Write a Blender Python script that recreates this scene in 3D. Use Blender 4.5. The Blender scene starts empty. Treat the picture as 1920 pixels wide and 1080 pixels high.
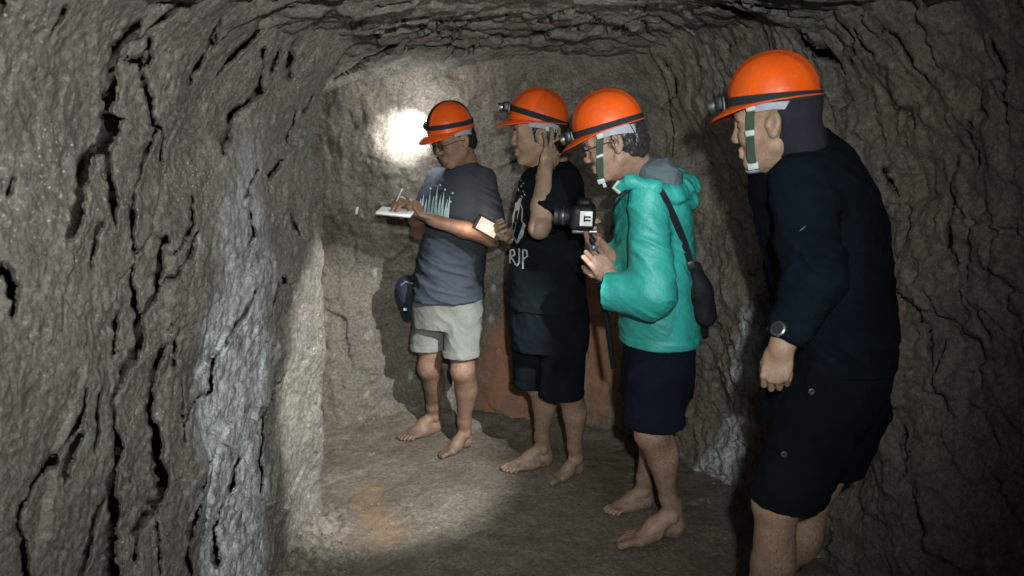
import bpy, bmesh, math, random
import numpy as np
from mathutils import Vector, Matrix
from mathutils.bvhtree import BVHTree

# ---------------------------------------------------------------- camera, world, lights, exposure
SC = bpy.context.scene
COL = SC.collection
CAMZ, TILT, FPX = 1.56, math.radians(11.42), 1500.0
CT, ST = math.cos(TILT), math.sin(TILT)

cam_d = bpy.data.cameras.new('camera')
cam_d.lens = FPX / 1920 * 36.0
cam_d.sensor_width = 36.0
cam_d.clip_start, cam_d.clip_end = 0.05, 100.0
cam_d.dof.use_dof = True
cam_d.dof.focus_distance = 3.1
cam_d.dof.aperture_fstop = 4.5
cam = bpy.data.objects.new('camera', cam_d)
cam.location = (0, 0, CAMZ)
cam.rotation_euler = (math.radians(90) - TILT, 0, 0)
COL.objects.link(cam)
SC.camera = cam

world = bpy.data.worlds.new('World')
SC.world = world
world.use_nodes = True
world.node_tree.nodes['Background'].inputs[0].default_value = (0.5, 0.6, 0.65, 1)
world.node_tree.nodes['Background'].inputs[1].default_value = 0.002

def at(px, py, Y):
    """point of the place seen at photo pixel (px, py), Y metres down the tunnel"""
    x = (px - 960) / FPX
    v = -(py - 540) / FPX
    dy = CT + v * ST
    dz = -ST + v * CT
    s = Y / dy
    return np.array([x * s, Y, CAMZ + dz * s])

def ground(px, py, z=0.0):
    x = (px - 960) / FPX
    v = -(py - 540) / FPX
    dy = CT + v * ST
    dz = -ST + v * CT
    s = (z - CAMZ) / dz
    return np.array([x * s, dy * s, z])

def proj(P):
    """photo pixel of points P (N,3)"""
    x, y, z = P[:, 0], P[:, 1], P[:, 2] - CAMZ
    w = np.maximum(y * CT - z * ST, 0.05)
    v = y * ST + z * CT
    return 960 + FPX * x / w, 540 - FPX * v / w

def spot(name, loc, target, power, half, blend, radius, color):
    d = bpy.data.lights.new(name, 'SPOT')
    d.energy, d.spot_size, d.spot_blend = power, math.radians(half * 2), blend
    d.shadow_soft_size, d.color = radius, color
    o = bpy.data.objects.new(name, d)
    o.location = loc
    o.rotation_euler = (Vector(target) - Vector(loc)).to_track_quat('-Z', 'Y').to_euler()
    COL.objects.link(o)
    return o

# the photographer's lamp, just above and right of the lens
spot('photographer_lamp', (0.13, -0.10, 1.76), (-0.54, 3.2, 1.20), 262, 44.5, 1.0, 0.03, (0.93, 1.0, 0.985))

SC.view_settings.view_transform = 'Standard'
SC.view_settings.look = 'None'
SC.view_settings.exposure = 0.0
SC.view_settings.gamma = 1.0
SC.render.engine = 'CYCLES'
SC.cycles.use_denoising = True
SC.cycles.max_bounces = 6
SC.cycles.diffuse_bounces = 4
SC.cycles.sample_clamp_indirect = 3.0

# ---------------------------------------------------------------- noise
_rng = np.random.RandomState(7)
_perm = _rng.permutation(256).astype(np.int32)
_perm = np.concatenate([_perm, _perm, _perm])
_grad = _rng.normal(size=(256, 3)).astype(np.float32)
_grad /= np.linalg.norm(_grad, axis=1)[:, None]

def noise(P, seed=0):
    P = np.asarray(P, np.float32) + np.float32(seed * 17.31)
    i = np.floor(P).astype(np.int32)
    f = P - i
    i &= 255
    u = f * f * f * (f * (f * 6 - 15) + 10)
    r = []
    for dx in (0, 1):
        a = _perm[i[:, 0] + dx]
        for dy in (0, 1):
            b = _perm[a + i[:, 1] + dy]
            for dz in (0, 1):
                g = _grad[_perm[b + i[:, 2] + dz]]
                r.append(g[:, 0] * (f[:, 0] - dx) + g[:, 1] * (f[:, 1] - dy) + g[:, 2] * (f[:, 2] - dz))
    ux, uy, uz = u[:, 0], u[:, 1], u[:, 2]
    x00 = r[0] + uz * (r[1] - r[0]); x01 = r[2] + uz * (r[3] - r[2])
    x10 = r[4] + uz * (r[5] - r[4]); x11 = r[6] + uz * (r[7] - r[6])
    y0 = x00 + uy * (x01 - x00); y1 = x10 + uy * (x11 - x10)
    return (y0 + ux * (y1 - y0)) * 1.6

def fbm(P, octv=4, seed=0, gain=0.5, lac=2.03):
    s, a, t = 0.0, 1.0, 0.0
    Q = np.asarray(P, np.float32)
    for o in range(octv):
        s = s + a * noise(Q, seed + o)
        t += a
        a *= gain
        Q = Q * lac
    return s / t

def ridge(P, octv=3, seed=0):
    s, a, t = 0.0, 1.0, 0.0
    Q = np.asarray(P, np.float32)
    for o in range(octv):
        s = s + a * (1 - np.abs(noise(Q, seed + o)))
        t += a
        a *= 0.5
        Q = Q * 2.1
    return s / t

def plates(u, v, seed=0):
    """broken plates: cell value, distance to the joint between cells, offset from the cell centre"""
    iu, iv = np.floor(u).astype(np.int32), np.floor(v).astype(np.int32)
    f1 = np.full(len(u), 9.0); f2 = np.full(len(u), 9.0); val = np.zeros(len(u)); ox = np.zeros(len(u)); oy = np.zeros(len(u))
    for a in (-1, 0, 1):
        for b in (-1, 0, 1):
            h = _perm[(_perm[(iu + a + seed * 7) & 255] + iv + b) & 255]
            g = _perm[(h + 91) & 255]
            dx = iu + a + 0.15 + 0.7 * h / 255.0 - u; dy = iv + b + 0.15 + 0.7 * g / 255.0 - v
            d = np.hypot(dx, dy)
            n = d < f1
            f2 = np.where(n, f1, np.minimum(f2, d))
            val = np.where(n, _perm[(h + g) & 255] / 255.0, val); ox = np.where(n, dx, ox); oy = np.where(n, dy, oy)
            f1 = np.where(n, d, f1)
    return val, f2 - f1, ox, oy

def facets(u, v, scale, amp, seed):
    """hewn facets: tilted planes with sharp joints, in surface coordinates"""
    wu = u + 0.22 / scale * noise(np.stack([u * scale * 0.9, v * scale * 0.9, u * 0], 1), seed + 30)
    wv = v + 0.22 / scale * noise(np.stack([u * scale * 0.9, v * scale * 0.9, u * 0 + 5], 1), seed + 31)
    val, edge, ox, oy = plates(wu * scale, wv * scale, seed)
    v2 = (val * 7.13) % 1.0
    v3 = (val * 23.7) % 1.0
    return amp * ((v2 - 0.5) * 1.2 * ox + (v3 - 0.5) * 1.2 * oy + 0.35 * (val - 0.5))

def sstep(a, b, x):
    t = np.clip((x - a) / (b - a), 0, 1)
    return t * t * (3 - 2 * t)

# ---------------------------------------------------------------- material helpers
class NT:
    def __init__(self, name):
        self.m = bpy.data.materials.new(name)
        self.m.use_nodes = True
        self.t = self.m.node_tree
        self.b = self.t.nodes['Principled BSDF']
    def n(self, kind, **kw):
        nd = self.t.nodes.new(kind)
        for k, v in kw.items():
            if k.startswith('i_'):
                nd.inputs[k[2:].replace('_', ' ')].default_value = v
            else:
                setattr(nd, k, v)
        return nd
    def l(self, a, b):
        self.t.links.new(a, b)
    def coord(self, scale=(1, 1, 1), rot=(0, 0, 0)):
        g = self.n('ShaderNodeNewGeometry')
        mp = self.n('ShaderNodeMapping')
        mp.inputs['Scale'].default_value = scale
        mp.inputs['Rotation'].default_value = rot
        self.l(g.outputs['Position'], mp.inputs['Vector'])
        return mp.outputs[0]
    def noise(self, vec, scale, detail=4, rough=0.55):
        nd = self.n('ShaderNodeTexNoise')
        nd.inputs['Scale'].default_value = scale
        nd.inputs['Detail'].default_value = detail
        nd.inputs['Roughness'].default_value = rough
        self.l(vec, nd.inputs['Vector'])
        return nd.outputs[0]
    def ramp(self, fac, stops):
        nd = self.n('ShaderNodeValToRGB')
        el = nd.color_ramp.elements
        while len(el) < len(stops):
            el.new(0.5)
        for e, (p, c) in zip(el, stops):
            e.position = p
            e.color = (c, c, c, 1) if isinstance(c, (int, float)) else (*c, 1)
        self.l(fac, nd.inputs[0])
        return nd.outputs[0]
    def mix(self, fac, a, b, mode='MIX'):
        nd = self.n('ShaderNodeMix', data_type='RGBA', blend_type=mode)
        for sock, v in ((nd.inputs[0], fac), (nd.inputs[6], a), (nd.inputs[7], b)):
            if hasattr(v, 'node'):
                self.l(v, sock)
            elif isinstance(v, (int, float)):
                sock.default_value = v if sock.type == 'VALUE' else (v, v, v, 1)
            else:
                sock.default_value = (*v, 1)
        return nd.outputs[2]
    def math(self, op, a, b=0.0):
        nd = self.n('ShaderNodeMath', operation=op)
        for sock, v in ((nd.inputs[0], a), (nd.inputs[1], b)):
            if hasattr(v, 'node'):
                self.l(v, sock)
            else:
                sock.default_value = v
        return nd.outputs[0]
    def bump(self, h, strength, dist, prev=None):
        nd = self.n('ShaderNodeBump')
        nd.inputs['Strength'].default_value = strength
        nd.inputs['Distance'].default_value = dist
        self.l(h, nd.inputs['Height'])
        if prev:
            self.l(prev, nd.inputs['Normal'])
        return nd.outputs[0]
    def attr(self, name):
        return self.n('ShaderNodeAttribute', attribute_name=name).outputs['Fac']
    def out(self, color=None, rough=None, normal=None, **kw):
        for v, nm in ((color, 'Base Color'), (rough, 'Roughness'), (normal, 'Normal')):
            if v is None:
                continue
            if hasattr(v, 'node'):
                self.l(v, self.b.inputs[nm])
            else:
                self.b.inputs[nm].default_value = (*v, 1) if nm == 'Base Color' else v
        for k, v in kw.items():
            self.b.inputs[k.replace('_', ' ')].default_value = v
        return self.m

def rock_mat(name, c0, c1, c2, grain=1.0, speck=0.5, rough=0.85, wet=0.0, red_tint=(0.36, 0.175, 0.105)):
    t = NT(name)
    v = t.coord()
    big = t.noise(v, 2.3, 5, 0.6)
    mid = t.noise(v, 11, 6, 0.65)
    fine = t.noise(v, 70, 5, 0.7)
    grit = t.noise(v, 260, 3, 0.6)
    col = t.mix(t.ramp(big, [(0.35, 0.0), (0.65, 1.0)]), c0, c1)
    col = t.mix(t.ramp(mid, [(0.42, 0.0), (0.68, 0.75)]), col, c2)
    col = t.mix(1.0, col, t.ramp(fine, [(0.28, 0.50), (0.5, 0.95), (0.72, 1.55)]), 'MULTIPLY')
    col = t.mix(1.0, col, t.ramp(grit, [(0.3, 0.70), (0.7, 1.32)]), 'MULTIPLY')
    # quartz specks
    sp = t.n('ShaderNodeTexVoronoi', feature='F1')
    sp.inputs['Scale'].default_value = 75
    t.l(v, sp.inputs['Vector'])
    patch = t.ramp(t.noise(v, 6.0, 3), [(0.48, 0.0), (0.68, 1.0)])
    spm = t.math('MULTIPLY', t.ramp(sp.outputs['Distance'], [(0.10, 1.0), (0.24, 0.0)]), patch)
    col = t.mix(t.math('MULTIPLY', spm, speck), col, (0.55, 0.53, 0.48))
    # pale mineral and reddish patches, masked by vertex attributes
    white = t.math('MULTIPLY', t.attr('mineral'), t.ramp(t.noise(t.coord((1, 1, 0.4)), 34, 5, 0.8), [(0.38, 0.0), (0.56, 1.0)]))
    white = t.math('MULTIPLY', white, t.ramp(t.noise(v, 120, 4, 0.7), [(0.34, 0.30), (0.54, 1.0)]))
    col = t.mix(white, col, (0.60, 0.625, 0.64))
    red = t.math('MULTIPLY', t.attr('red_tint'), t.ramp(t.noise(v, 9, 5, 0.7), [(0.30, 0.25), (0.6, 1.0)]))
    col = t.mix(red, col, red_tint)
    nrm = t.bump(mid, 0.5 * grain, 0.03)
    nrm = t.bump(fine, 0.55 * grain, 0.008, nrm)
    nrm = t.bump(grit, 0.5 * grain, 0.003, nrm)
    ro = t.ramp(t.math('ADD', t.math('MULTIPLY', mid, 0.5), t.math('MULTIPLY', big, 0.5)), [(0.38, rough - 0.12 - wet), (0.6, min(1.0, rough + 0.08))])
    return t.out(col, ro, nrm, Specular_IOR_Level=0.35)

def fabric(name, c, rough=0.9, scale=420, var=0.25, bump=0.25, sheen=0.0, spec=0.25):
    t = NT(name)
    v = t.coord()
    big = t.noise(v, 7, 4, 0.6)
    we = t.noise(v, scale, 2, 0.5)
    col = t.mix(1.0, c, t.ramp(big, [(0.3, 1 - var), (0.7, 1 + var)]), 'MULTIPLY')
    col = t.mix(1.0, col, t.ramp(we, [(0.3, 0.85), (0.7, 1.15)]), 'MULTIPLY')
    n = t.bump(t.noise(v, 26, 5, 0.6), bump, 0.012)
    n = t.bump(we, 0.3, 0.002, n)
    t.b.inputs['Sheen Weight'].default_value = sheen
    return t.out(col, rough, n, Specular_IOR_Level=spec)

def skin(name, c, c2):
    t = NT(name)
    v = t.coord()
    a = t.noise(v, 16, 5, 0.6)
    b = t.noise(v, 130, 4, 0.6)
    col = t.mix(t.ramp(a, [(0.35, 0.0), (0.65, 1.0)]), c, c2)
    col = t.mix(1.0, col, t.ramp(b, [(0.3, 0.86), (0.7, 1.12)]), 'MULTIPLY')
    dirt = t.math('MULTIPLY', t.attr('dirt'), t.ramp(t.noise(v, 45, 4, 0.7), [(0.35, 0.2), (0.65, 1.0)]))
    col = t.mix(dirt, col, (0.10, 0.085, 0.065))
    hairs = t.math('MULTIPLY', t.attr('hairy'), t.ramp(t.noise(t.coord((340, 340, 90)), 1.0, 2, 0.6), [(0.50, 0.0), (0.68, 0.55)]))
    col = t.mix(hairs, col, (0.035, 0.024, 0.018))
    col = t.mix(1.0, col, t.ramp(t.noise(v, 5, 3, 0.5), [(0.3, 0.80), (0.7, 1.15)]), 'MULTIPLY')
    n = t.bump(t.noise(v, 48, 4, 0.6), 0.30, 0.006)
    n = t.bump(b, 0.30, 0.004, n)
    n = t.bump(t.noise(v, 420, 2), 0.2, 0.001, n)
    return t.out(col, 0.55, n, Subsurface_Weight=0.08, Subsurface_Radius=(0.01, 0.004, 0.002), Specular_IOR_Level=0.4)

def plain(name, c, rough=0.5, metal=0.0, spec=0.5, coat=0.0, var=0.12, emit=None, es=0.0):
    t = NT(name)
    v = t.coord()
    col = t.mix(1.0, c, t.ramp(t.noise(v, 60, 5, 0.65), [(0.3, 1 - var), (0.7, 1 + var)]), 'MULTIPLY')
    ro = t.ramp(t.noise(v, 35, 4), [(0.3, max(0.03, rough - 0.08)), (0.7, min(1, rough + 0.1))])
    if emit:
        t.b.inputs['Emission Color'].default_value = (*emit, 1)
        t.b.inputs['Emission Strength'].default_value = es
    return t.out(col, ro, None, Metallic=metal, Specular_IOR_Level=spec, Coat_Weight=coat)

# ---------------------------------------------------------------- object helpers
def link_mesh(name, verts, faces, mat, parent=None, smooth=True, attrs=None, origin=None):
    me = bpy.data.meshes.new(name)
    V = np.asarray(verts, np.float32)
    o = bpy.data.objects.new(name, me)
    if parent is not None:
        q = parent
        while q is not None:
            V = V - np.array(q.location, np.float32)
            q = q.parent
        o.parent = parent
    elif origin is not None:
        V = V - np.asarray(origin, np.float32)
        o.location = tuple(float(c) for c in origin)
    if isinstance(faces, np.ndarray):
        k = faces.shape[1]
        me.vertices.add(len(V)); me.vertices.foreach_set('co', V.ravel())
        me.loops.add(faces.size); me.loops.foreach_set('vertex_index', faces.astype(np.int32).ravel())
        me.polygons.add(len(faces)); me.polygons.foreach_set('loop_start', np.arange(0, faces.size, k, dtype=np.int32))
        me.update(calc_edges=True)
    else:
        me.from_pydata(V.tolist(), [], faces)
    me.polygons.foreach_set('use_smooth', np.full(len(me.polygons), bool(smooth)))
    for nm, arr in (attrs or {}).items():
        a = me.attributes.new(nm, 'FLOAT', 'POINT')
        a.data.foreach_set('value', np.asarray(arr, np.float32))
    me.materials.append(mat)
    me.update()
    COL.objects.link(o)
    return o

def tag(o, label, cat, group=None):
    o['label'], o['category'] = label, cat
    if group:
        o['group'] = group
    return o

def empty(name, loc):
    o = bpy.data.objects.new(name, None)
    o.location = tuple(float(c) for c in loc)
    o.empty_display_size = 0.1
    COL.objects.link(o)
    return o

class Geo:
    """collects simple solids; build() links them as one mesh"""
    def __init__(self):
        self.v, self.f = [], []
    def add(self, V, F):
        b = len(self.v)
        self.v += [tuple(map(float, p)) for p in V]
        self.f += [[i + b for i in q] for q in F]
    def box(self, c, ax, h, bev=0.15):
        """bevelled box: centre, 3 axes, half sizes"""
        ax = np.asarray(ax, float); h = np.asarray(h, float); c = np.asarray(c, float)
        bm = bmesh.new()
        bmesh.ops.create_cube(bm, size=2.0)
        for v in bm.verts:
            v.co = Vector((v.co.x * h[0], v.co.y * h[1], v.co.z * h[2]))
        if bev:
            bmesh.ops.bevel(bm, geom=list(bm.edges), offset=float(min(h)) * bev * 2, segments=2, profile=0.5, affect='EDGES')
        bm.verts.ensure_lookup_table()
        V = [c + v.co.x * ax[0] + v.co.y * ax[1] + v.co.z * ax[2] for v in bm.verts]
        F = [[v.index for v in f.verts] for f in bm.faces]
        bm.free()
        self.add(V, F)
        return self
    def lathe(self, c, axis, prof, n=20):
        """prof: list of (distance along axis, radius)"""
        axis = np.asarray(axis, float); axis = axis / np.linalg.norm(axis)
        t = np.array([0, 0, 1.0]) if abs(axis[2]) < 0.9 else np.array([1.0, 0, 0])
        a = np.cross(axis, t); a /= np.linalg.norm(a); b = np.cross(axis, a)
        V, F = [], []
        for d, r in prof:
            for k in range(n):
                th = 2 * math.pi * k / n
                V.append(np.asarray(c) + axis * d + (a * math.cos(th) + b * math.sin(th)) * r)
        for i in range(len(prof) - 1):
            for k in range(n):
                F.append([i * n + k, i * n + (k + 1) % n, (i + 1) * n + (k + 1) % n, (i + 1) * n + k])
        F.append(list(range(n))[::-1]); F.append([(len(prof) - 1) * n + k for k in range(n)])
        self.add(V, F)
        return self
    def tube(self, pts, r, n=8, closed=False):
        pts = [np.asarray(p, float) for p in pts]
        rs = r if hasattr(r, '__len__') else [r] * len(pts)
        V, F = [], []
        m = len(pts)
        ref = None
        for i, p in enumerate(pts):
            d = pts[(i + 1) % m if closed else min(i + 1, m - 1)] - pts[(i - 1) % m if closed else max(i - 1, 0)]
            d = d / (np.linalg.norm(d) + 1e-9)
            if ref is None:
                ref = np.array([0, 0, 1.0]) if abs(d[2]) < 0.9 else np.array([1.0, 0, 0])
            a = np.cross(d, ref); a /= np.linalg.norm(a) + 1e-9
            b = np.cross(a, d); ref = b
            for k in range(n):
                th = 2 * math.pi * k / n
                V.append(p + (a * math.cos(th) + b * math.sin(th)) * rs[i])
        for i in range(m if closed else m - 1):
            j = (i + 1) % m
            for k in range(n):
                F.append([i * n + k, i * n + (k + 1) % n, j * n + (k + 1) % n, j * n + k])
        if not closed:
            F.append(list(range(n))[::-1]); F.append([(m - 1) * n + k for k in range(n)])
        self.add(V, F)
        return self
    def strip(self, pts, nrm, w, th=0.0015):
        """flat webbing: path, outward normals, half width"""
        pts = [np.asarray(p, float) for p in pts]
        m = len(pts); V, F = [], []
        for i, p in enumerate(pts):
            d = pts[min(i + 1, m - 1)] - pts[max(i - 1, 0)]
            d = d / (np.linalg.norm(d) + 1e-9)
            nn = np.asarray(nrm[i], float); s = np.cross(d, nn); s /= np.linalg.norm(s) + 1e-9
            nn = np.cross(s, d)
            for sx, sn in ((-1, 1), (1, 1), (1, -1), (-1, -1)):
                V.append(p + s * sx * w + nn * sn * th)
        for i in range(m - 1):
            for k in range(4):
                F.append([i * 4 + k, i * 4 + (k + 1) % 4, (i + 1) * 4 + (k + 1) % 4, (i + 1) * 4 + k])
        F.append([3, 2, 1, 0]); F.append([(m - 1) * 4 + k for k in range(4)])
        self.add(V, F)
        return self
    def build(self, name, mat, parent=None, smooth=True, origin=None, sharp=True):
        o = link_mesh(name, self.v, self.f, mat, parent, smooth, origin=origin)
        bm = bmesh.new(); bm.from_mesh(o.data)
        bmesh.ops.recalc_face_normals(bm, faces=list(bm.faces))
        if sharp:
            for e in bm.edges:
                if len(e.link_faces) == 2 and e.calc_face_angle(0) > math.radians(48):
                    e.smooth = False
        bm.to_mesh(o.data); bm.free()
        return o

# ---------------------------------------------------------------- distance fields for bodies and cloth
class Sdf:
    def __init__(self):
        self.ops, self.lo, self.hi = [], np.full(3, 9.0), np.full(3, -9.0)
    def _add(self, fn, lo, hi, k, op):
        lo, hi = np.asarray(lo), np.asarray(hi)
        self.ops.append((fn, lo - 0.05 - k, hi + 0.05 + k, k, op))
        if op == 'u':
            self.lo = np.minimum(self.lo, lo); self.hi = np.maximum(self.hi, hi)
        return self
    def cap(self, a, b, r1, r2=None, k=0.012, op='u', flat=False):
        a, b = np.asarray(a, np.float32), np.asarray(b, np.float32)
        r2 = r1 if r2 is None else r2
        ab = b - a; L2 = max(float(ab @ ab), 1e-9); dirn = ab / math.sqrt(L2)
        def fn(P):
            t = np.clip((P - a) @ ab / L2, 0, 1)
            d = np.linalg.norm(P - a - t[:, None] * ab, axis=1) - (r1 + (r2 - r1) * t)
            if flat:
                d = np.maximum(d, (P - b) @ dirn)
            return d
        m = max(r1, r2)
        return self._add(fn, np.minimum(a, b) - m, np.maximum(a, b) + m, k, op)
    def chain(self, pts, rs, k=0.012):
        for i in range(len(pts) - 1):
            self.cap(pts[i], pts[i + 1], rs[i], rs[i + 1], k)
        return self
    def ell(self, c, rad, R=None, k=0.02, op='u'):
        c = np.asarray(c, np.float32); rad = np.asarray(rad, np.float32)
        R = np.eye(3, dtype=np.float32) if R is None else np.asarray(R, np.float32)  # rows = local axes
        def fn(P):
            q = (P - c) @ R.T
            k0 = np.linalg.norm(q / rad, axis=1)
            k1 = np.linalg.norm(q / (rad * rad), axis=1) + 1e-6
            return k0 * (k0 - 1) / k1
        m = float(rad.max())
        return self._add(fn, c - m, c + m, k, op)
    def loft(self, rows, k=0.02, shrink=0.0, n=60, p=2.0):
        """rows (py, px_left, px_right, Y, depth half) -> stacked ellipses"""
        R = []
        for py, xl, xr, Y, ry in rows:
            A, B = at(xl, py, Y), at(xr, py, Y)
            R.append((A[2], (A[0] + B[0]) / 2, Y, (B[0] - A[0]) / 2 - shrink, ry - shrink))
        R = np.array(sorted(R))
        zz = np.linspace(R[0, 0], R[-1, 0], n)
        cols = []
        for j in range(1, 5):
            y = np.interp(zz, R[:, 0], R[:, j])
            for _ in range(6):
                y[1:-1] = 0.25 * y[:-2] + 0.5 * y[1:-1] + 0.25 * y[2:]
            cols.append(y)
        z0, z1 = zz[0], zz[-1]
        def fn(P):
            z = P[:, 2]
            cx, cy, rx, ry = (np.interp(z, zz, c) for c in cols)
            qx, qy = P[:, 0] - cx, P[:, 1] - cy
            k0 = np.sqrt((qx / rx) ** 2 + (qy / ry) ** 2)
            k1 = np.sqrt((qx / rx ** 2) ** 2 + (qy / ry ** 2) ** 2) + 1e-5
            d = k0 * (k0 - 1) / k1
            return np.maximum(d, np.maximum(z - z1, z0 - z)).astype(np.float32)
        lo = (R[:, 1] - R[:, 3]).min(), (R[:, 2] - R[:, 4]).min(), z0
        hi = (R[:, 1] + R[:, 3]).max(), (R[:, 2] + R[:, 4]).max(), z1
        return self._add(fn, lo, hi, k, 'u')
    def sub(self, s, k=0.02, op='u'):
        return self._add(s, s.lo, s.hi, k, op)
    def cut(self, p, n, k=0.004):
        """remove everything on the side n points to"""
        p, n = np.asarray(p, np.float32), np.asarray(n, np.float32)
        n = n / np.linalg.norm(n)
        self.ops.append((lambda P: (P - p) @ n, None, None, k, 'i'))
        return self
    def disp(self, fn):
        self.ops.append((fn, None, None, 0, 'd'))
        return self
    def __call__(self, P):
        d = np.full(len(P), 1.0, np.float32)
        for fn, lo, hi, k, op in self.ops:
            if op == 'd':
                m = np.abs(d) < 0.08
                if m.any():
                    d[m] += fn(P[m])
                continue
            if op == 'i':
                e = fn(P)
                d = np.maximum(d, e)
                continue
            m = np.all((P > lo) & (P < hi), axis=1)
            if not m.any():
                continue
            e = fn(P[m]); a = d[m]
            if op == 'u':
                h = np.clip(0.5 + 0.5 * (e - a) / k, 0, 1)
                d[m] = e + (a - e) * h - k * h * (1 - h)
            else:
                e = -e
                h = np.clip(0.5 - 0.5 * (e - a) / k, 0, 1)
                d[m] = e + (a - e) * h + k * h * (1 - h)
        return d

def mesh_sdf(f, vox, lo=None, hi=None):
    lo = (f.lo if lo is None else np.maximum(lo, f.lo - 0.03)) - vox * 3
    hi = (f.hi if hi is None else np.minimum(hi, f.hi + 0.03)) + vox * 3
    nc = np.ceil((hi - lo) / (vox * 4)).astype(int) + 1
    cx = [lo[i] + (np.arange(nc[i]) + 0.375) * vox * 4 for i in range(3)]
    G = np.stack(np.meshgrid(*cx, indexing='ij'), -1).reshape(-1, 3).astype(np.float32)
    dc = f(G).reshape(nc)
    mark = np.abs(dc) < vox * 4 * 0.95 + 0.012
    D = np.repeat(np.repeat(np.repeat(dc, 4, 0), 4, 1), 4, 2)
    ids = np.argwhere(mark)
    off = np.stack(np.meshgrid(*[np.arange(4)] * 3, indexing='ij'), -1).reshape(-1, 3)
    fi = (ids[:, None, :] * 4 + off[None]).reshape(-1, 3)
    for s in range(0, len(fi), 400000):
        q = fi[s:s + 400000]
        D[q[:, 0], q[:, 1], q[:, 2]] = f((lo + q * vox).astype(np.float32))
    S = D < 0
    cnt = np.zeros(tuple(n - 1 for n in D.shape), np.int8)
    cor = [(a, b, c) for a in (0, 1) for b in (0, 1) for c in (0, 1)]
    n0, n1, n2 = D.shape
    for a, b, c in cor:
        cnt += S[a:n0 - 1 + a, b:n1 - 1 + b, c:n2 - 1 + c]
    cells = np.argwhere((cnt > 0) & (cnt < 8))
    idx = np.full(cnt.shape, -1, np.int32)
    idx[cells[:, 0], cells[:, 1], cells[:, 2]] = np.arange(len(cells))
    acc = np.zeros((len(cells), 3)); w = np.zeros(len(cells))
    for a in cor:
        for ax in range(3):
            if a[ax]:
                continue
            b = list(a); b[ax] = 1
            qa, qb = cells + np.array(a), cells + np.array(b)
            da = D[qa[:, 0], qa[:, 1], qa[:, 2]]; db = D[qb[:, 0], qb[:, 1], qb[:, 2]]
            m = (da < 0) != (db < 0)
            t = np.where(m, da / np.where(m, da - db, 1), 0)
            p = np.array(a)[None] + (np.array(b) - np.array(a))[None] * t[:, None]
            acc += np.where(m[:, None], p, 0); w += m
    V = (cells + acc / w[:, None]) * vox + lo
    F = []
    for ax in range(3):
        o1, o2 = [(1, 2), (2, 0), (0, 1)][ax]
        A = S.take(range(0, S.shape[ax] - 1), ax); B = S.take(range(1, S.shape[ax]), ax)
        e = np.argwhere(A != B)
        e = e[(e[:, o1] > 0) & (e[:, o2] > 0) & (e[:, o1] < S.shape[o1] - 1) & (e[:, o2] < S.shape[o2] - 1)]
        if not len(e):
            continue
        fl = S[e[:, 0], e[:, 1], e[:, 2]]
        d1, d2 = np.zeros(3, int), np.zeros(3, int); d1[o1] = 1; d2[o2] = 1
        g = [idx[tuple((e - s).T)] for s in (d1 + d2, d2, 0 * d1, d1)]
        Q = np.stack(g, 1)
        Q[~fl] = Q[~fl][:, ::-1]
        F.append(Q)
    F = np.concatenate(F)
    F = F[(F >= 0).all(1)]
    # settle the vertices on the surface
    V = V.astype(np.float32)
    h = np.float32(vox * 0.4)
    K = np.array([(1, -1, -1), (-1, -1, 1), (-1, 1, -1), (1, 1, 1)], np.float32)
    g = np.zeros_like(V); dm = np.zeros(len(V), np.float32)
    for kk in K:
        d = f(V + kk * h)
        g += kk * d[:, None]; dm += d
    gn = np.linalg.norm(g, axis=1) / (4 * h) + 1e-6
    gl = np.linalg.norm(g, axis=1)[:, None] + 1e-9
    step = np.clip(dm / 4 / np.maximum(gn, 0.4), -vox * 0.5, vox * 0.5)
    V = V - g / gl * step[:, None]
    return V, F
# ---------------------------------------------------------------- the cave
M_LEFT = rock_mat('rock_left', (0.142, 0.126, 0.106), (0.200, 0.178, 0.150), (0.105, 0.096, 0.083), grain=1.0, speck=0.85)
M_BACK = rock_mat('rock_back', (0.165, 0.136, 0.108), (0.122, 0.109, 0.092), (0.200, 0.170, 0.136), grain=0.9, speck=0.35)
M_CEIL = rock_mat('rock_ceiling', (0.135, 0.123, 0.102), (0.185, 0.168, 0.140), (0.100, 0.093, 0.079), grain=1.0, speck=0.5)
M_FLOOR = rock_mat('rock_floor', (0.150, 0.126, 0.099), (0.205, 0.174, 0.138), (0.108, 0.092, 0.072), grain=0.7, speck=0.25, rough=0.62, wet=0.26, red_tint=(0.29, 0.175, 0.080))

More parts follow.
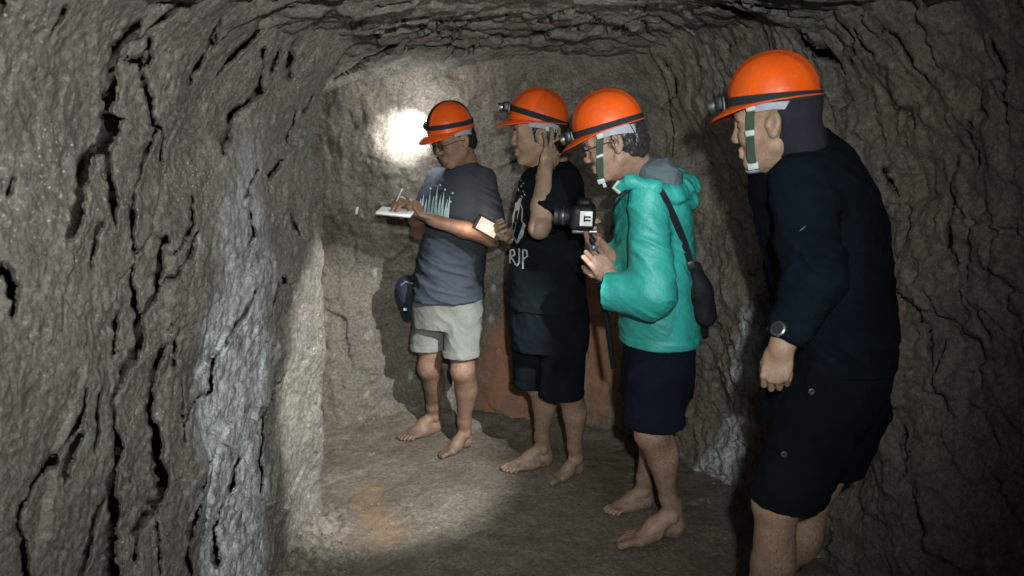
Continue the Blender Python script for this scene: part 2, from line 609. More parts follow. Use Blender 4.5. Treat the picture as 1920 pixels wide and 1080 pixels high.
CRACKS_LEFT = [  # fissures: (photo x, photo y, width)
    [(282, 40, 6), (262, 70, 16), (240, 95, 20), (230, 135, 20), (222, 190, 18), (213, 245, 20), (190, 285, 16), (170, 298, 22), (145, 350, 16), (128, 400, 14), (112, 440, 12)],
    [(305, 70, 5), (302, 105, 10), (290, 118, 12), (262, 118, 8)], [(206, 180, 14), (200, 240, 12), (192, 280, 8)],
    [(208, 285, 6), (216, 340, 10), (214, 400, 9), (217, 430, 3)],
    [(285, 120, 5), (292, 180, 5), (294, 235, 5), (275, 275, 4), (262, 340, 4), (253, 400, 7), (250, 460, 5), (262, 500, 6), (266, 550, 7), (276, 600, 12), (276, 650, 15), (250, 690, 14), (218, 745, 12), (216, 800, 8), (226, 850, 14), (214, 895, 14), (218, 960, 14), (222, 1090, 15)],
    [(305, 440, 4), (306, 500, 8), (306, 545, 8), (290, 580, 7), (276, 600, 6)],
    [(320, 645, 4), (308, 700, 7), (297, 745, 8), (304, 800, 8), (307, 850, 9), (312, 905, 12), (292, 960, 9), (265, 1000, 6), (258, 1050, 4)],
    [(360, 370, 4), (352, 420, 6), (333, 455, 4), (318, 475, 3)], [(362, 435, 4), (345, 470, 6), (330, 510, 4), (306, 545, 3)],
    [(415, 30, 3), (405, 65, 7), (388, 110, 8), (370, 160, 4)], [(515, 3, 4), (498, 40, 9), (470, 75, 6), (440, 110, 4), (422, 140, 3)],
    [(360, -5, 5), (335, 25, 8), (310, 45, 4)], [(490, 90, 3), (488, 160, 5), (476, 180, 5), (440, 215, 5), (430, 250, 6), (412, 288, 5)],
    [(527, 95, 3), (518, 120, 7), (511, 140, 4)], [(560, 75, 3), (550, 110, 6), (541, 147, 4)], [(607, 5, 7), (602, 45, 9)],
    [(590, 180, 3), (574, 210, 5)], [(550, 210, 3), (535, 265, 4)], [(522, 300, 3), (508, 335, 5)], [(480, 318, 3), (462, 342, 4), (450, 370, 3)],
    [(150, 730, 3), (143, 780, 9), (110, 830, 6), (95, 870, 7), (62, 925, 6), (47, 970, 6), (57, 1030, 9), (60, 1090, 9)],
    [(142, 815, 9), (128, 850, 12), (118, 905, 6)], [(186, 730, 5), (176, 800, 6), (170, 845, 5)], [(196, 930, 4), (178, 975, 7), (172, 1030, 6), (158, 1090, 7)],
    [(182, 420, 6), (175, 460, 6), (170, 500, 4)], [(233, 590, 7), (222, 665, 6)], [(322, 610, 4), (318, 620, 3)], [(343, 620, 3), (338, 690, 4)],
    [(470, 545, 3), (450, 595, 5), (425, 650, 3), (408, 680, 5), (406, 735, 4), (372, 760, 3), (360, 800, 4)], [(358, 720, 2), (356, 830, 3)],
    [(388, 870, 3), (375, 930, 3), (356, 985, 7), (354, 1030, 7), (362, 1080, 4)], [(540, 705, 3), (512, 735, 4), (500, 780, 3), (480, 920, 3)],
    [(440, 860, 3), (420, 920, 4), (410, 990, 4), (408, 1060, 4)], [(460, 400, 3), (470, 440, 3), (455, 480, 3)], [(528, 520, 3), (510, 590, 3)],
    [(-10, 500, 14), (2, 540, 16), (0, 590, 8)], [(-20, -20, 36), (12, 8, 26)], [(12, 335, 8), (5, 370, 4)], [(132, 20, 8), (112, 45, 7), (102, 70, 3)],
    [(300, 960, 3), (299, 1080, 3)], [(260, 900, 3), (246, 930, 4)], [(550, 400, 3), (560, 440, 3)], [(300, 235, 3), (308, 300, 4)],
]
CRACKS_TOP = [
    [(625, 150, 3), (650, 138, 4), (680, 118, 5), (715, 96, 8), (745, 89, 6), (775, 88, 5), (842, 90, 6), (862, 97, 9), (878, 98, 9), (897, 87, 5)],
    [(870, 57, 4), (899, 63, 5), (936, 71, 8), (966, 77, 9), (1000, 70, 8), (1030, 64, 7), (1070, 54, 6), (1105, 49, 7), (1140, 55, 9), (1165, 57, 9), (1199, 41, 8), (1229, 34, 9), (1260, 50, 8), (1292, 68, 7), (1310, 80, 4)],
    [(850, 42, 4), (900, 38, 5), (950, 30, 3)], [(1005, 40, 4), (1040, 30, 5), (1075, 18, 5), (1100, 30, 5), (1130, 45, 5)],
    [(690, 28, 4), (735, 12, 5), (780, 3, 4)], [(1140, 12, 4), (1180, 18, 5), (1230, 10, 4)], [(820, 70, 4), (866, 80, 5)],
    [(740, 45, 4), (800, 35, 5), (840, 45, 4)], [(700, 62, 3), (760, 52, 4), (815, 62, 4)], [(1200, 41, 4), (1214, 68, 6), (1228, 74, 3)],
    [(1290, 20, 5), (1350, 12, 5), (1400, 25, 5), (1440, 42, 4)], [(1380, 5, 5), (1430, 18, 6), (1480, 20, 5)], [(1285, 48, 5), (1310, 62, 6), (1345, 52, 4)],
]
CRACKS_RIGHT = [
    [(1500, 20, 8), (1510, 55, 16), (1520, 85, 16), (1545, 102, 12), (1562, 118, 6), (1575, 140, 3)], [(1372, 98, 4), (1372, 80, 5), (1390, 70, 4)],
    [(1605, 60, 5), (1625, 95, 7), (1640, 105, 3)], [(1580, 40, 4), (1600, 78, 6), (1582, 120, 4)], [(1665, 55, 5), (1690, 80, 7), (1720, 120, 6), (1742, 150, 3)],
    [(1670, 178, 5), (1690, 200, 7), (1715, 222, 6), (1718, 240, 3)], [(1665, 315, 5), (1668, 345, 7), (1678, 368, 4)], [(1790, 300, 4), (1778, 350, 5), (1776, 420, 5), (1770, 470, 6), (1782, 500, 4)],
    [(1238, 110, 2), (1258, 150, 4), (1262, 180, 4), (1240, 212, 3)], [(1680, 800, 4), (1700, 860, 5), (1690, 900, 3)],
    [(1745, 640, 4), (1740, 720, 4), (1760, 780, 3)], [(1860, 80, 6), (1900, 160, 5), (1890, 230, 4)], [(1812, 560, 3), (1830, 640, 4)], [(1695, 560, 5), (1720, 660, 5), (1735, 690, 4)],
    [(1840, 190, 4), (1822, 260, 5), (1835, 310, 4)],
]

def crack_field(P, cracks, wob=6.0, octv=3, gain=1.0):
    px, py = proj(P)
    w = np.stack([px * 0.03, py * 0.03, np.zeros_like(px)], 1)
    px = px + wob * fbm(w, octv, 41); py = py + wob * fbm(w, octv, 51)
    thin = 0.75 + 0.65 * sstep(-0.4, 0.3, noise(w * 1.3, 57))
    best = np.zeros(len(P))
    for line in cracks:
        for (x0, y0, w0), (x1, y1, w1) in zip(line[:-1], line[1:]):
            m = (px > min(x0, x1) - 30) & (px < max(x0, x1) + 30) & (py > min(y0, y1) - 30) & (py < max(y0, y1) + 30)
            if not m.any():
                continue
            ax, ay = px[m] - x0, py[m] - y0
            dx, dy = x1 - x0, y1 - y0
            t = np.clip((ax * dx + ay * dy) / (dx * dx + dy * dy + 1e-6), 0, 1)
            dist = np.hypot(ax - t * dx, ay - t * dy)
            hw = ((w0 + (w1 - w0) * t) * 0.5 * gain + 0.4) * thin[m]
            best[m] = np.maximum(best[m], 1 - sstep(0.55, 1.25, dist / hw))
    return best

def normals_of(P):
    du = np.gradient(P, axis=0); dv = np.gradient(P, axis=1)
    n = np.cross(du, dv)
    return n / (np.linalg.norm(n, axis=2, keepdims=True) + 1e-9)

def grid_faces(a, b):
    i = np.arange(a * b).reshape(a, b)
    return np.stack([i[:-1, :-1], i[1:, :-1], i[1:, 1:], i[:-1, 1:]], -1).reshape(-1, 4)

def smooth_curve(pts, n_per=30):
    """dense Catmull-Rom through plan points"""
    p = np.array(pts, float)
    q = np.vstack([2 * p[0] - p[1], p, 2 * p[-1] - p[-2]])
    out = []
    for i in range(1, len(q) - 2):
        for t in np.linspace(0, 1, n_per, endpoint=False):
            a, b, c, d = q[i - 1], q[i], q[i + 1], q[i + 2]
            out.append(0.5 * (2 * b + (c - a) * t + (2 * a - 5 * b + 4 * c - d) * t * t + (3 * b - a - 3 * c + d) * t ** 3))
    out.append(p[-1])
    return np.array(out)

def resample(c, step_fn):
    s = np.concatenate([[0], np.cumsum(np.linalg.norm(np.diff(c, axis=0), axis=1))])
    t, pos = [], 0.0
    while pos < s[-1]:
        t.append(pos)
        x = np.interp(pos, s, c[:, 0]); y = np.interp(pos, s, c[:, 1])
        pos += step_fn(x, y)
    t.append(s[-1])
    return np.stack([np.interp(t, s, c[:, 0]), np.interp(t, s, c[:, 1])], 1), np.array(t)

def wall_sheet(name, plan, step_fn, lean, into, cracks, relief, mat, stains, zs, depth=0.16):
    c, s = resample(smooth_curve(plan), step_fn)
    tan = np.gradient(c, axis=0); tan /= np.linalg.norm(tan, axis=1)[:, None]
    nin = np.stack([tan[:, 1], -tan[:, 0]], 1) * into            # horizontal normal, into the open tunnel
    Z = np.broadcast_to(zs[None, :], (len(c), len(zs)))
    off = lean(Z, c[:, 0][:, None], c[:, 1][:, None])
    P = np.zeros((len(c), len(zs), 3))
    P[..., 0] = c[:, 0][:, None] + nin[:, 0][:, None] * off
    P[..., 1] = c[:, 1][:, None] + nin[:, 1][:, None] * off
    P[..., 2] = Z
    flat = P.reshape(-1, 3)
    N = np.zeros_like(P); N[..., 0] = nin[:, 0][:, None]; N[..., 1] = nin[:, 1][:, None]
    N = N.reshape(-1, 3)
    S = np.broadcast_to(s[:, None], Z.shape).reshape(-1)
    h = relief(flat, S)
    ck = crack_field(flat, cracks, gain=1.45 if cracks is CRACKS_LEFT else 1.0)
    away = flat - np.array([0, 0, CAMZ]); away /= np.linalg.norm(away, axis=1)[:, None] + 1e-6
    slot = away * 0.98 - N * 0.12
    Q = flat + N * h[:, None] + slot * (np.minimum(ck, 0.7) * depth)[:, None]
    att = {k: f(flat) for k, f in stains.items()}
    F = grid_faces(len(c), len(zs))
    F = F[ck[F].min(1) < 0.62]                                   # the fissures run on into the dark
    if into < 0:
        F = F[:, ::-1]
    o = link_mesh(name, Q, F, mat, attrs=att)
    o['kind'] = 'structure'
    return o

def blob(cx, cy, rx, ry):
    def fn(P):
        px, py = proj(P)
        q = np.hypot((px - cx) / rx, (py - cy) / ry) + 0.35 * fbm(P * 7, 3, 3)
        return 1 - sstep(0.55, 1.1, q)
    return fn

def streak_left(P):
    px, py = proj(P)
    cx = 448 - 0.03 * (py - 600) + 14 * noise(np.stack([py * 0.012, py * 0, py * 0], 1), 9)
    wd = np.interp(py, [220, 330, 450, 620, 1080], [20, 34, 62, 68, 62])
    q = np.abs(px - cx) / wd + 0.45 * fbm(P * np.array([14, 14, 4]), 3, 5)
    a = (1 - sstep(0.45, 1.15, q)) * np.interp(py, [200, 300, 480, 640], [0.0, 0.28, 0.5, 1.0])
    # scattered pale flecks over the rest of the wall
    fl = sstep(0.36, 0.5, fbm(P * 9, 3, 12)) * 0.35
    return np.clip(np.maximum(a, fl * sstep(250, 420, px + 0.0 * py) + fl * 0.4), 0, 1)

def white_right(P):
    px, py = proj(P)
    cx = np.interp(py, [500, 700, 800, 900], [1418, 1408, 1378, 1340])
    wd = np.interp(py, [480, 620, 760, 900], [14, 20, 40, 46])
    q = np.abs(px - cx) / wd + 0.5 * fbm(P * 16, 3, 6)
    return (1 - sstep(0.4, 1.1, q)) * sstep(500, 620, py) * (1 - sstep(895, 925, py)) * 1.0 + 0.35 * sstep(0.42, 0.55, fbm(P * 12, 3, 15)) + sum(np.exp(-(((px - a) / 4) ** 2 + ((py - b) / 8) ** 2)) for a, b in ((926, 540), (921, 598), (936, 655), (705, 512), (770, 706), (1290, 690), (1355, 690), (1368, 560)))

def reddish_back(P):  # two noise-edged reddish patches on the back wall
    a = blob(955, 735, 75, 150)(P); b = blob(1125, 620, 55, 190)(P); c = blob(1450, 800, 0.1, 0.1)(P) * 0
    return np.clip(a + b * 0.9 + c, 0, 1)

def zero(P):
    return np.zeros(len(P))

# --- left wall with its corner, then the side gallery beyond it
def relief_left(P, S):
    warp = fbm(P * 2.6, 3, 8); warp2 = fbm(P * 2.6, 3, 9)
    w = S - P[:, 2] * 0.40 + 0.10 * warp; g = P[:, 2] + 0.15 * warp2      # across / along the steep bedding
    h = 0.060 * fbm(P * 1.4, 3, 1) + 0.022 * fbm(P * 4.4, 4, 2)
    val, edge, ox, oy = plates(w * 4.2, g * 1.9, 1)
    some = sstep(-0.25, 0.25, fbm(P * 1.9, 2, 33))
    h += some * (0.016 * (val - 0.5) + 0.010 * ox * (val - 0.3)) * sstep(0.0, 0.06, edge)
    h -= some * 0.008 * (1 - sstep(0.0, 0.07, edge))
    h += facets(w, g * 0.8, 3.2, 0.034, 11) + facets(w, g * 0.9, 11.0, 0.010, 12) * (0.3 + some) + facets(S, P[:, 2], 34.0, 0.0065, 13)
    h += 0.006 * fbm(P * 15, 4, 4) + 0.0040 * fbm(P * 48, 3, 5)
    return h

lean_left = lambda Z, X, Y: 0.02 * np.sin(Z * 2.1) + 0.075 * (Z / 1.6) + 0.36 * np.clip((Z - 1.50) / 0.55, 0, 1.2) ** 2 + 0.05 * np.clip(0.35 - Z, 0, 1)
def step_left(x, y):
    if y < 1.15:
        return 0.05
    if y < 2.7:
        return 0.0036 * max(0.55, y / 2.0)
    return 0.0065 if x > -0.95 else 0.03
Z_WALL = np.concatenate([np.arange(-0.12, 1.85, 0.0047), np.arange(1.85, 2.14, 0.012)])
wall_sheet('cave_wall_left', [(-1.25, -2.6), (-1.16, -1.0), (-1.10, 0.3), (-1.01, 1.3), (-0.90, 2.1), (-0.815, 2.68), (-0.785, 2.88), (-0.775, 2.97), (-0.86, 3.05), (-1.2, 3.14), (-2.6, 3.3)],
           step_left, lean_left, 1.0, CRACKS_LEFT, relief_left, M_LEFT, {'mineral': streak_left, 'red_tint': zero}, Z_WALL, 0.045)

# --- back wall of the chamber, continuing as the right wall of the tunnel
def relief_back(P, S):
    right = sstep(0.55, 0.95, P[:, 0]) * sstep(3.9, 3.2, P[:, 1])
    h = 0.085 * fbm(P * 1.5, 3, 61) + 0.036 * fbm(P * 4.0, 4, 62) + 0.008 * fbm(P * 19, 4, 63)
    h += facets(S, P[:, 2], 3.6, 0.050, 14) * (0.6 + 0.8 * right) + facets(S + 0.3 * P[:, 2], P[:, 2], 10.0, 0.020 + 0.012 * right, 15) + facets(S, P[:, 2], 27.0, 0.007 + 0.005 * right, 16)
    ws = np.stack([S * 3.2 + P[:, 2] * 1.3, P[:, 2] * 1.0 - S * 0.2, S * 0.0 + 3], 1)
    warp = 0.6 * fbm(P * 2.6, 3, 66)
    r = ridge(ws + warp[:, None], 3, 64)
    h -= (0.006 + 0.020 * right) * sstep(0.86, 0.98, r)
    h += right * (0.060 * fbm(P * np.array([2.4, 2.4, 1.3]), 4, 65) + 0.020 * fbm(P * 6.5, 4, 67) + 0.006 * fbm(P * 24, 3, 69))
    val, edge, ox, oy = plates(S * 4.5 + P[:, 2] * 1.6 + 0.5 * warp, P[:, 2] * 2.2 + 0.5 * warp, 5)
    h += right * (0.016 * (val - 0.5) + 0.012 * oy * (val - 0.4)) * sstep(0.0, 0.10, edge)
    # vertical pick marks on the back wall
    h += (1 - right) * 0.007 * fbm(np.stack([S * 22, P[:, 2] * 3.5, S * 0], 1), 3, 68)
    # the wall leans out behind the writing man
    h += 0.10 * np.exp(-((P[:, 0] + 0.48) / 0.34) ** 2) * sstep(0.85, 1.35, P[:, 2])
    # the left end bulges into a low shelf of rock
    h += 0.10 * np.exp(-((P[:, 0] + 0.95) / 0.20) ** 2) * sstep(1.0, 0.55, P[:, 2])
    h += 0.07 * np.exp(-((P[:, 0] - 0.02) / 0.25) ** 2) * sstep(0.65, 0.35, P[:, 2])
    return h

lean_back = lambda Z, X, Y: 0.16 * np.clip(0.40 - Z, 0, 1) + 0.34 * np.clip((Z - 1.35) / 0.65, 0, 1.2) ** 2 + np.where(X > 0.8, 0.10 * np.sin(np.clip(Z, 0, 2) * 1.5), 0.0)
def step_back(x, y):
    if y < 1.3 or x < -1.5:
        return 0.05
    return 0.0085 if y > 3.2 else 0.0068
plan_back = [(-2.7, 4.35), (-1.7, 4.25), (-1.05, 4.14), (-0.55, 4.13), (-0.1, 4.16), (0.35, 4.08), (0.70, 3.84), (0.94, 3.48), (1.08, 3.0), (1.26, 2.4), (1.40, 1.8), (1.44, 1.0), (1.40, -0.5), (1.30, -2.6)]
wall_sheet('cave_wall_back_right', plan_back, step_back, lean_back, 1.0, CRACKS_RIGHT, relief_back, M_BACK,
           {'mineral': white_right, 'red_tint': reddish_back}, np.concatenate([np.arange(-0.12, 1.95, 0.0085), np.arange(1.95, 2.2, 0.02)]), 0.09)

# --- ceiling and floor sheets
def sheet_xy(name, xs, ys, zfn, mat, up, stains, cracks=None):
    X, Y = np.meshgrid(xs, ys, indexing='ij')
    P = np.stack([X, Y, np.zeros_like(X)], -1).reshape(-1, 3)
    P[:, 2] = zfn(P)
    att = {k: f(P) for k, f in stains.items()}
    if cracks:
        ck = crack_field(P, cracks, 5.0, 1)
        away = P - np.array([0, 0, CAMZ]); away /= np.linalg.norm(away, axis=1)[:, None]
        P = P + (away * 0.9 + np.array([0, 0, 0.3])) * (np.minimum(ck, 0.7) * 0.10)[:, None]
    F = grid_faces(len(xs), len(ys))
    if cracks:
        F = F[ck[F].min(1) < 0.62]
    if not up:
        F = F[:, ::-1]
    o = link_mesh(name, P, F, mat, attrs=att)
    o['kind'] = 'structure'
    return o

def z_ceiling(P):
    z = 1.965 - 0.13 * np.clip((P[:, 0] - 0.25) / 1.0, -1.6, 1.6) ** 2 - 0.075 * sstep(3.0, 4.1, P[:, 1])
    warp = fbm(P * 1.8, 3, 71)
    val, edge, ox, oy = plates(P[:, 0] * 1.5 + 0.4 * warp, P[:, 1] * 5.2 + 1.2 * warp + 0.4 * np.sin(P[:, 0] * 3), 4)
    z += (0.036 * (val - 0.5) + 0.050 * oy * (0.3 + val)) * sstep(0.0, 0.12, edge)
    val, edge, ox, oy = plates(P[:, 0] * 4 + 7, P[:, 1] * 13 + 2.0 * warp, 6)
    z += 0.010 * (val - 0.5) + 0.012 * oy
    z += facets(P[:, 0] * 0.6, P[:, 1], 7.0, 0.045, 17) + facets(P[:, 0] * 0.7, P[:, 1], 20.0, 0.016, 18)
    z += 0.040 * fbm(P * 2.2, 3, 73) + 0.018 * fbm(P * 6, 4, 74) + 0.007 * fbm(P * 22, 3, 75)
    return z
sheet_xy('cave_ceiling', np.concatenate([np.arange(-2.7, -1.2, 0.06), np.arange(-1.2, 1.45, 0.0095), np.arange(1.45, 1.7, 0.06)]),
         np.concatenate([np.arange(-2.6, 2.1, 0.06), np.arange(2.1, 4.35, 0.0085), np.arange(4.35, 4.7, 0.05)]),
         z_ceiling, M_CEIL, False, {'mineral': zero, 'red_tint': zero}, CRACKS_TOP)

FEET_FLAT = []
def z_floor(P):
    z = 0.024 * fbm(P * 1.9, 3, 81) + 0.011 * fbm(P * 8, 4, 82) + 0.004 * fbm(P * 34, 3, 83)
    z += facets(P[:, 0], P[:, 1], 7.0, 0.009, 19) + facets(P[:, 0], P[:, 1], 26.0, 0.0025, 20)
    z -= 0.006
    # rubble heaped at the foot of the left wall, and a rim along the back wall
    z += 0.05 * sstep(-0.56, -0.80, P[:, 0]) * sstep(3.25, 2.9, P[:, 1]) * (1 + 1.2 * fbm(P * 24, 3, 84))
    z += 0.075 * sstep(3.72, 4.15, P[:, 1] + 0.10 * fbm(P * 3.5, 3, 86)) * (1 + 0.5 * fbm(P * 9, 3, 85))
    # shallow gully that carries the rusty trickle
    px, py = proj(P)
    z -= 0.012 * np.exp(-((px - np.interp(py, [900, 1000], [665, 725])) / 45) ** 2) * sstep(880, 930, py) * sstep(1060, 1010, py)
    for fx, fy in FEET_FLAT:
        m = np.exp(-(((P[:, 0] - fx) ** 2 + (P[:, 1] - fy) ** 2) / 0.17 ** 2))
        z = z * (1 - m) + (-0.001) * m
    return z

def rust_floor(P):
    px, py = proj(P)
    cx = np.interp(py, [890, 930, 1000, 1050], [690, 690, 728, 680])
    q = np.abs(px - cx) / np.interp(py, [890, 940, 990, 1040], [40, 42, 60, 70]) + 0.9 * fbm(P * 8, 4, 87)
    return (1 - sstep(0.1, 1.1, q)) * sstep(890, 925, py) * (1 - sstep(1010, 1040, py)) * 0.5
# ---------------------------------------------------------------- people: shared builders
def nz(v):
    v = np.asarray(v, float)
    return v / (np.linalg.norm(v) + 1e-9)

def frame(fx, fy, pitch, roll=0.0):
    f = nz((fx, fy, 0)); l = np.array([-f[1], f[0], 0]); u = np.array([0, 0, 1.0])
    p, r = math.radians(pitch), math.radians(roll)
    f2 = f * math.cos(p) - u * math.sin(p); u2 = u * math.cos(p) + f * math.sin(p)
    l2 = l * math.cos(r) + u2 * math.sin(r); u3 = u2 * math.cos(r) - l * math.sin(r)
    return np.array([f2, l2, u3])

def add_head(S, c, R, neck, s=1.0, neck_r=0.056, jaw=1.0):
    L = lambda x, y, z: c + (x * R[0] + y * R[1] + z * R[2]) * s
    S.ell(L(-0.008, 0, 0.028), np.array([0.099, 0.077, 0.098]) * s, R, 0.02)
    S.ell(L(0.026, 0, -0.040), np.array([0.066, 0.060 * jaw, 0.078]) * s, R, 0.025)
    S.ell(L(0.052, 0, 0.034), np.array([0.046, 0.056, 0.046]) * s, R, 0.02)          # forehead
    S.cap(L(0.070, -0.012, -0.100), L(0.070, 0.012, -0.100), 0.020 * s, None, 0.022)   # chin
    for y in (-1, 1):
        S.cap(L(0.000, y * 0.054 * jaw, -0.062), L(0.058, y * 0.022, -0.098), 0.018 * s, 0.016 * s, 0.025)  # jaw line
        S.ell(L(0.062, y * 0.036, -0.026), np.array([0.026, 0.026, 0.024]) * s, R, 0.022)   # cheek
        S.cap(L(0.089, y * 0.012, 0.024), L(0.076, y * 0.046, 0.023), 0.0105 * s, 0.009 * s, 0.014)  # brow
        S.ell(L(0.094, y * 0.030, 0.004), np.array([0.015, 0.017, 0.0115]) * s, R, 0.012, 's')  # socket
        S.ell(L(0.077, y * 0.031, 0.004), np.array([0.0130, 0.0145, 0.0125]) * s, R, 0.004)    # lidded eye
        S.ell(L(0.099, y * 0.0125, -0.033), np.array([0.011, 0.0085, 0.008]) * s, R, 0.006)    # nostril wing
        # ear
        E = np.array([R[0] * 0.94 + R[2] * 0.2 + R[1] * y * -0.25, R[1] * y, R[2] * 0.97 - R[0] * 0.22])
        E = np.array([nz(E[0]), nz(np.cross(E[2], E[0])) * (1 if y > 0 else 1), nz(E[2])])
        S.ell(L(-0.012, y * 0.078, -0.006), np.array([0.0205, 0.0105, 0.032]) * s, E, 0.006)
        S.ell(L(-0.0095, y * 0.0905, -0.003), np.array([0.0115, 0.0075, 0.0195]) * s, E, 0.003, 's')
        S.ell(L(0.004, y * 0.080, -0.008), np.array([0.006, 0.005, 0.010]) * s, E, 0.004)
        S.ell(L(-0.008, y * 0.079, -0.034), np.array([0.010, 0.007, 0.010]) * s, E, 0.006)
    S.cap(L(0.091, 0, 0.012), L(0.1075, 0, -0.028), 0.0085 * s, 0.0115 * s, 0.013)     # nose
    S.cap(L(0.091, -0.017, -0.062), L(0.091, 0.017, -0.062), 0.0075 * s, None, 0.007)  # lips
    S.cap(L(0.0955, -0.006, -0.061), L(0.0955, 0.006, -0.061), 0.0065 * s, None, 0.008)
    S.cap(L(0.092, -0.013, -0.076), L(0.092, 0.013, -0.076), 0.0085 * s, None, 0.007)
    S.cap(L(0.104, -0.022, -0.0685), L(0.104, 0.022, -0.0685), 0.0035 * s, None, 0.005, 's')
    S.cap(L(-0.028, 0, -0.045), neck, neck_r * s, neck_r * 1.12 * s, 0.03)
    S.cap(L(0.018, 0, -0.078), np.asarray(neck) + R[0] * 0.03, 0.036 * s, 0.04 * s, 0.03)
    S.ell(L(0.040, 0, -0.112), np.array([0.010, 0.010, 0.012]) * s, R, 0.02)

def add_hand(S, w, d, n, ts, curl, spread=5.0, thumb=(38, 12, 20), s=1.0):
    """w wrist, d finger direction, n the way the palm faces, ts side of the thumb (+1/-1)"""
    w = np.asarray(w, float); d = nz(d); n = nz(np.asarray(n, float) - d * (np.asarray(n, float) @ d))
    t = np.cross(n, d) * ts
    S.ell(w + (d * 0.052 + n * 0.002) * s, np.array([0.054, 0.041, 0.0165]) * s, np.array([d, t, n]), 0.012)
    S.cap(w - d * 0.035 * s, w + d * 0.020 * s, 0.026 * s, 0.024 * s, 0.016)
    S.ell(w + (d * 0.036 + t * 0.024 + n * 0.009) * s, np.array([0.030, 0.017, 0.016]) * s, np.array([d, t, n]), 0.010)
    base = [(0.090, 0.030), (0.095, 0.0105), (0.091, -0.0100), (0.081, -0.0295)]
    lens = [(0.041, 0.026, 0.020), (0.046, 0.029, 0.021), (0.042, 0.027, 0.020), (0.033, 0.021, 0.018)]
    for i in range(4):
        c = curl[i] if isinstance(curl[0], (tuple, list)) else curl
        p = w + (d * base[i][0] + t * base[i][1]) * s
        a = math.radians(spread * (1.5 - i)); dd = nz(d * math.cos(a) + t * math.sin(a))
        S.cap(p - dd * 0.022 * s, p, 0.0105 * s, 0.0098 * s, 0.006)
        ang = 0.0; r = 0.0096 if i < 3 else 0.0082
        for j in range(3):
            ang += math.radians(c[j])
            e = dd * math.cos(ang) + n * math.sin(ang)
            q = p + e * lens[i][j] * s
            S.cap(p, q, (r - 0.0008 * j) * s, (r - 0.0008 * (j + 1)) * s, 0.0022)
            p = q
    p = w + (d * 0.022 + t * 0.026 + n * 0.006) * s
    a = math.radians(thumb[0]); lift = math.radians(thumb[1])
    e = nz(d * math.cos(a) + t * math.sin(a) + n * math.sin(lift))
    for j, (ln, r0, r1) in enumerate(((0.040, 0.0135, 0.0110), (0.032, 0.0110, 0.0098), (0.026, 0.0100, 0.0078))):
        q = p + e * ln * s
        S.cap(p, q, r0 * s, r1 * s, 0.004 if j else 0.010)
        p = q
        b = math.radians(thumb[2]); e = nz(e * math.cos(b) - t * math.sin(b) * 0.8 + n * math.sin(b) * 0.5)

def add_foot(S, heel, toe, inner):
    """heel and toe on the ground, inner = +1 when the big toe is left of the heading"""
    heel = np.asarray(heel, float); toe = np.asarray(toe, float)
    d = nz(toe - heel); s = np.linalg.norm(toe - heel) / 0.255
    side = np.array([-d[1], d[0], 0]) * inner
    z = np.array([0, 0, 1.0])
    P = lambda x, y, h: heel + (d * x + side * y + z * h) * s
    F = Sdf()
    F.ell(P(0.030, 0, 0.034), np.array([0.033, 0.029, 0.035]) * s, np.array([d, side, z]), 0.02)
    F.chain([P(0.060, 0.003, 0.085), P(0.110, 0.006, 0.052), P(0.160, 0.008, 0.026)], [0.029 * s, 0.027 * s, 0.022 * s], 0.03)
    F.cap(P(0.026, 0, 0.045), P(0.036, 0, 0.125), 0.024 * s, 0.024 * s, 0.025)
    F.chain([P(0.035, -0.008, 0.026), P(0.110, -0.018, 0.022), P(0.165, -0.024, 0.018)], [0.026 * s, 0.022 * s, 0.018 * s], 0.02)
    F.cap(P(0.110, 0.016, 0.030), P(0.172, 0.026, 0.021), 0.022 * s, 0.021 * s, 0.02)
    for y in (-1, 1):
        F.ell(P(0.052, y * 0.031, 0.082), np.array([0.013, 0.009, 0.014]) * s, np.array([d, side, z]), 0.012)
    toes = [(0.182, 0.029, 0.252, 0.020, 0.0135), (0.190, 0.008, 0.250, 0.004, 0.0095), (0.186, -0.008, 0.240, -0.012, 0.009),
            (0.178, -0.023, 0.226, -0.027, 0.0085), (0.168, -0.036, 0.208, -0.040, 0.0082)]
    for x0, y0, x1, y1, r in toes:
        m = P((x0 + x1) / 2, (y0 + y1) / 2, 0.019)
        F.cap(P(x0 - 0.01, y0, 0.020), m, r * 1.02 * s, r * 0.92 * s, 0.006)
        F.cap(m, P(x1 - r, y1, r * 0.9), r * 0.95 * s, r * s, 0.003)
    F.cut((0, 0, 0.001), (0, 0, -1))
    S.sub(F, 0.02)
    return P(0.048, 0.0, 0.105)

def add_leg(S, hip, knee, heel, toe, inner, rad=(0.082, 0.058, 0.060, 0.037)):
    ank = add_foot(S, heel, toe, inner)
    hip, knee = np.asarray(hip, float), np.asarray(knee, float)
    back = nz(np.array([heel[0] - toe[0], heel[1] - toe[1], 0]))
    m = knee * 0.64 + ank * 0.36 + back * 0.014
    S.chain([hip, knee * 0.7 + hip * 0.3, knee, m, ank * 0.85 + knee * 0.15, ank], [rad[0], rad[0] * 0.80, rad[1], rad[2] * 0.96, rad[3] * 1.05, rad[3]], 0.02)
    S.ell(knee + np.array([0, 0, 0.0]) - back * 0.022, (0.036, 0.036, 0.045), None, 0.03)
    S.ell(m + back * 0.018 + np.array([0, 0, 0.01]), (rad[2] * 0.78, rad[2] * 0.78, 0.10), None, 0.03)

def hem(z0, wid=0.022, amp=0.004):
    """a turned and stitched hem: the cloth is thicker just above the edge"""
    return lambda P: (-amp * sstep(z0 + wid + 0.003, z0 + wid, P[:, 2])).astype(np.float32)

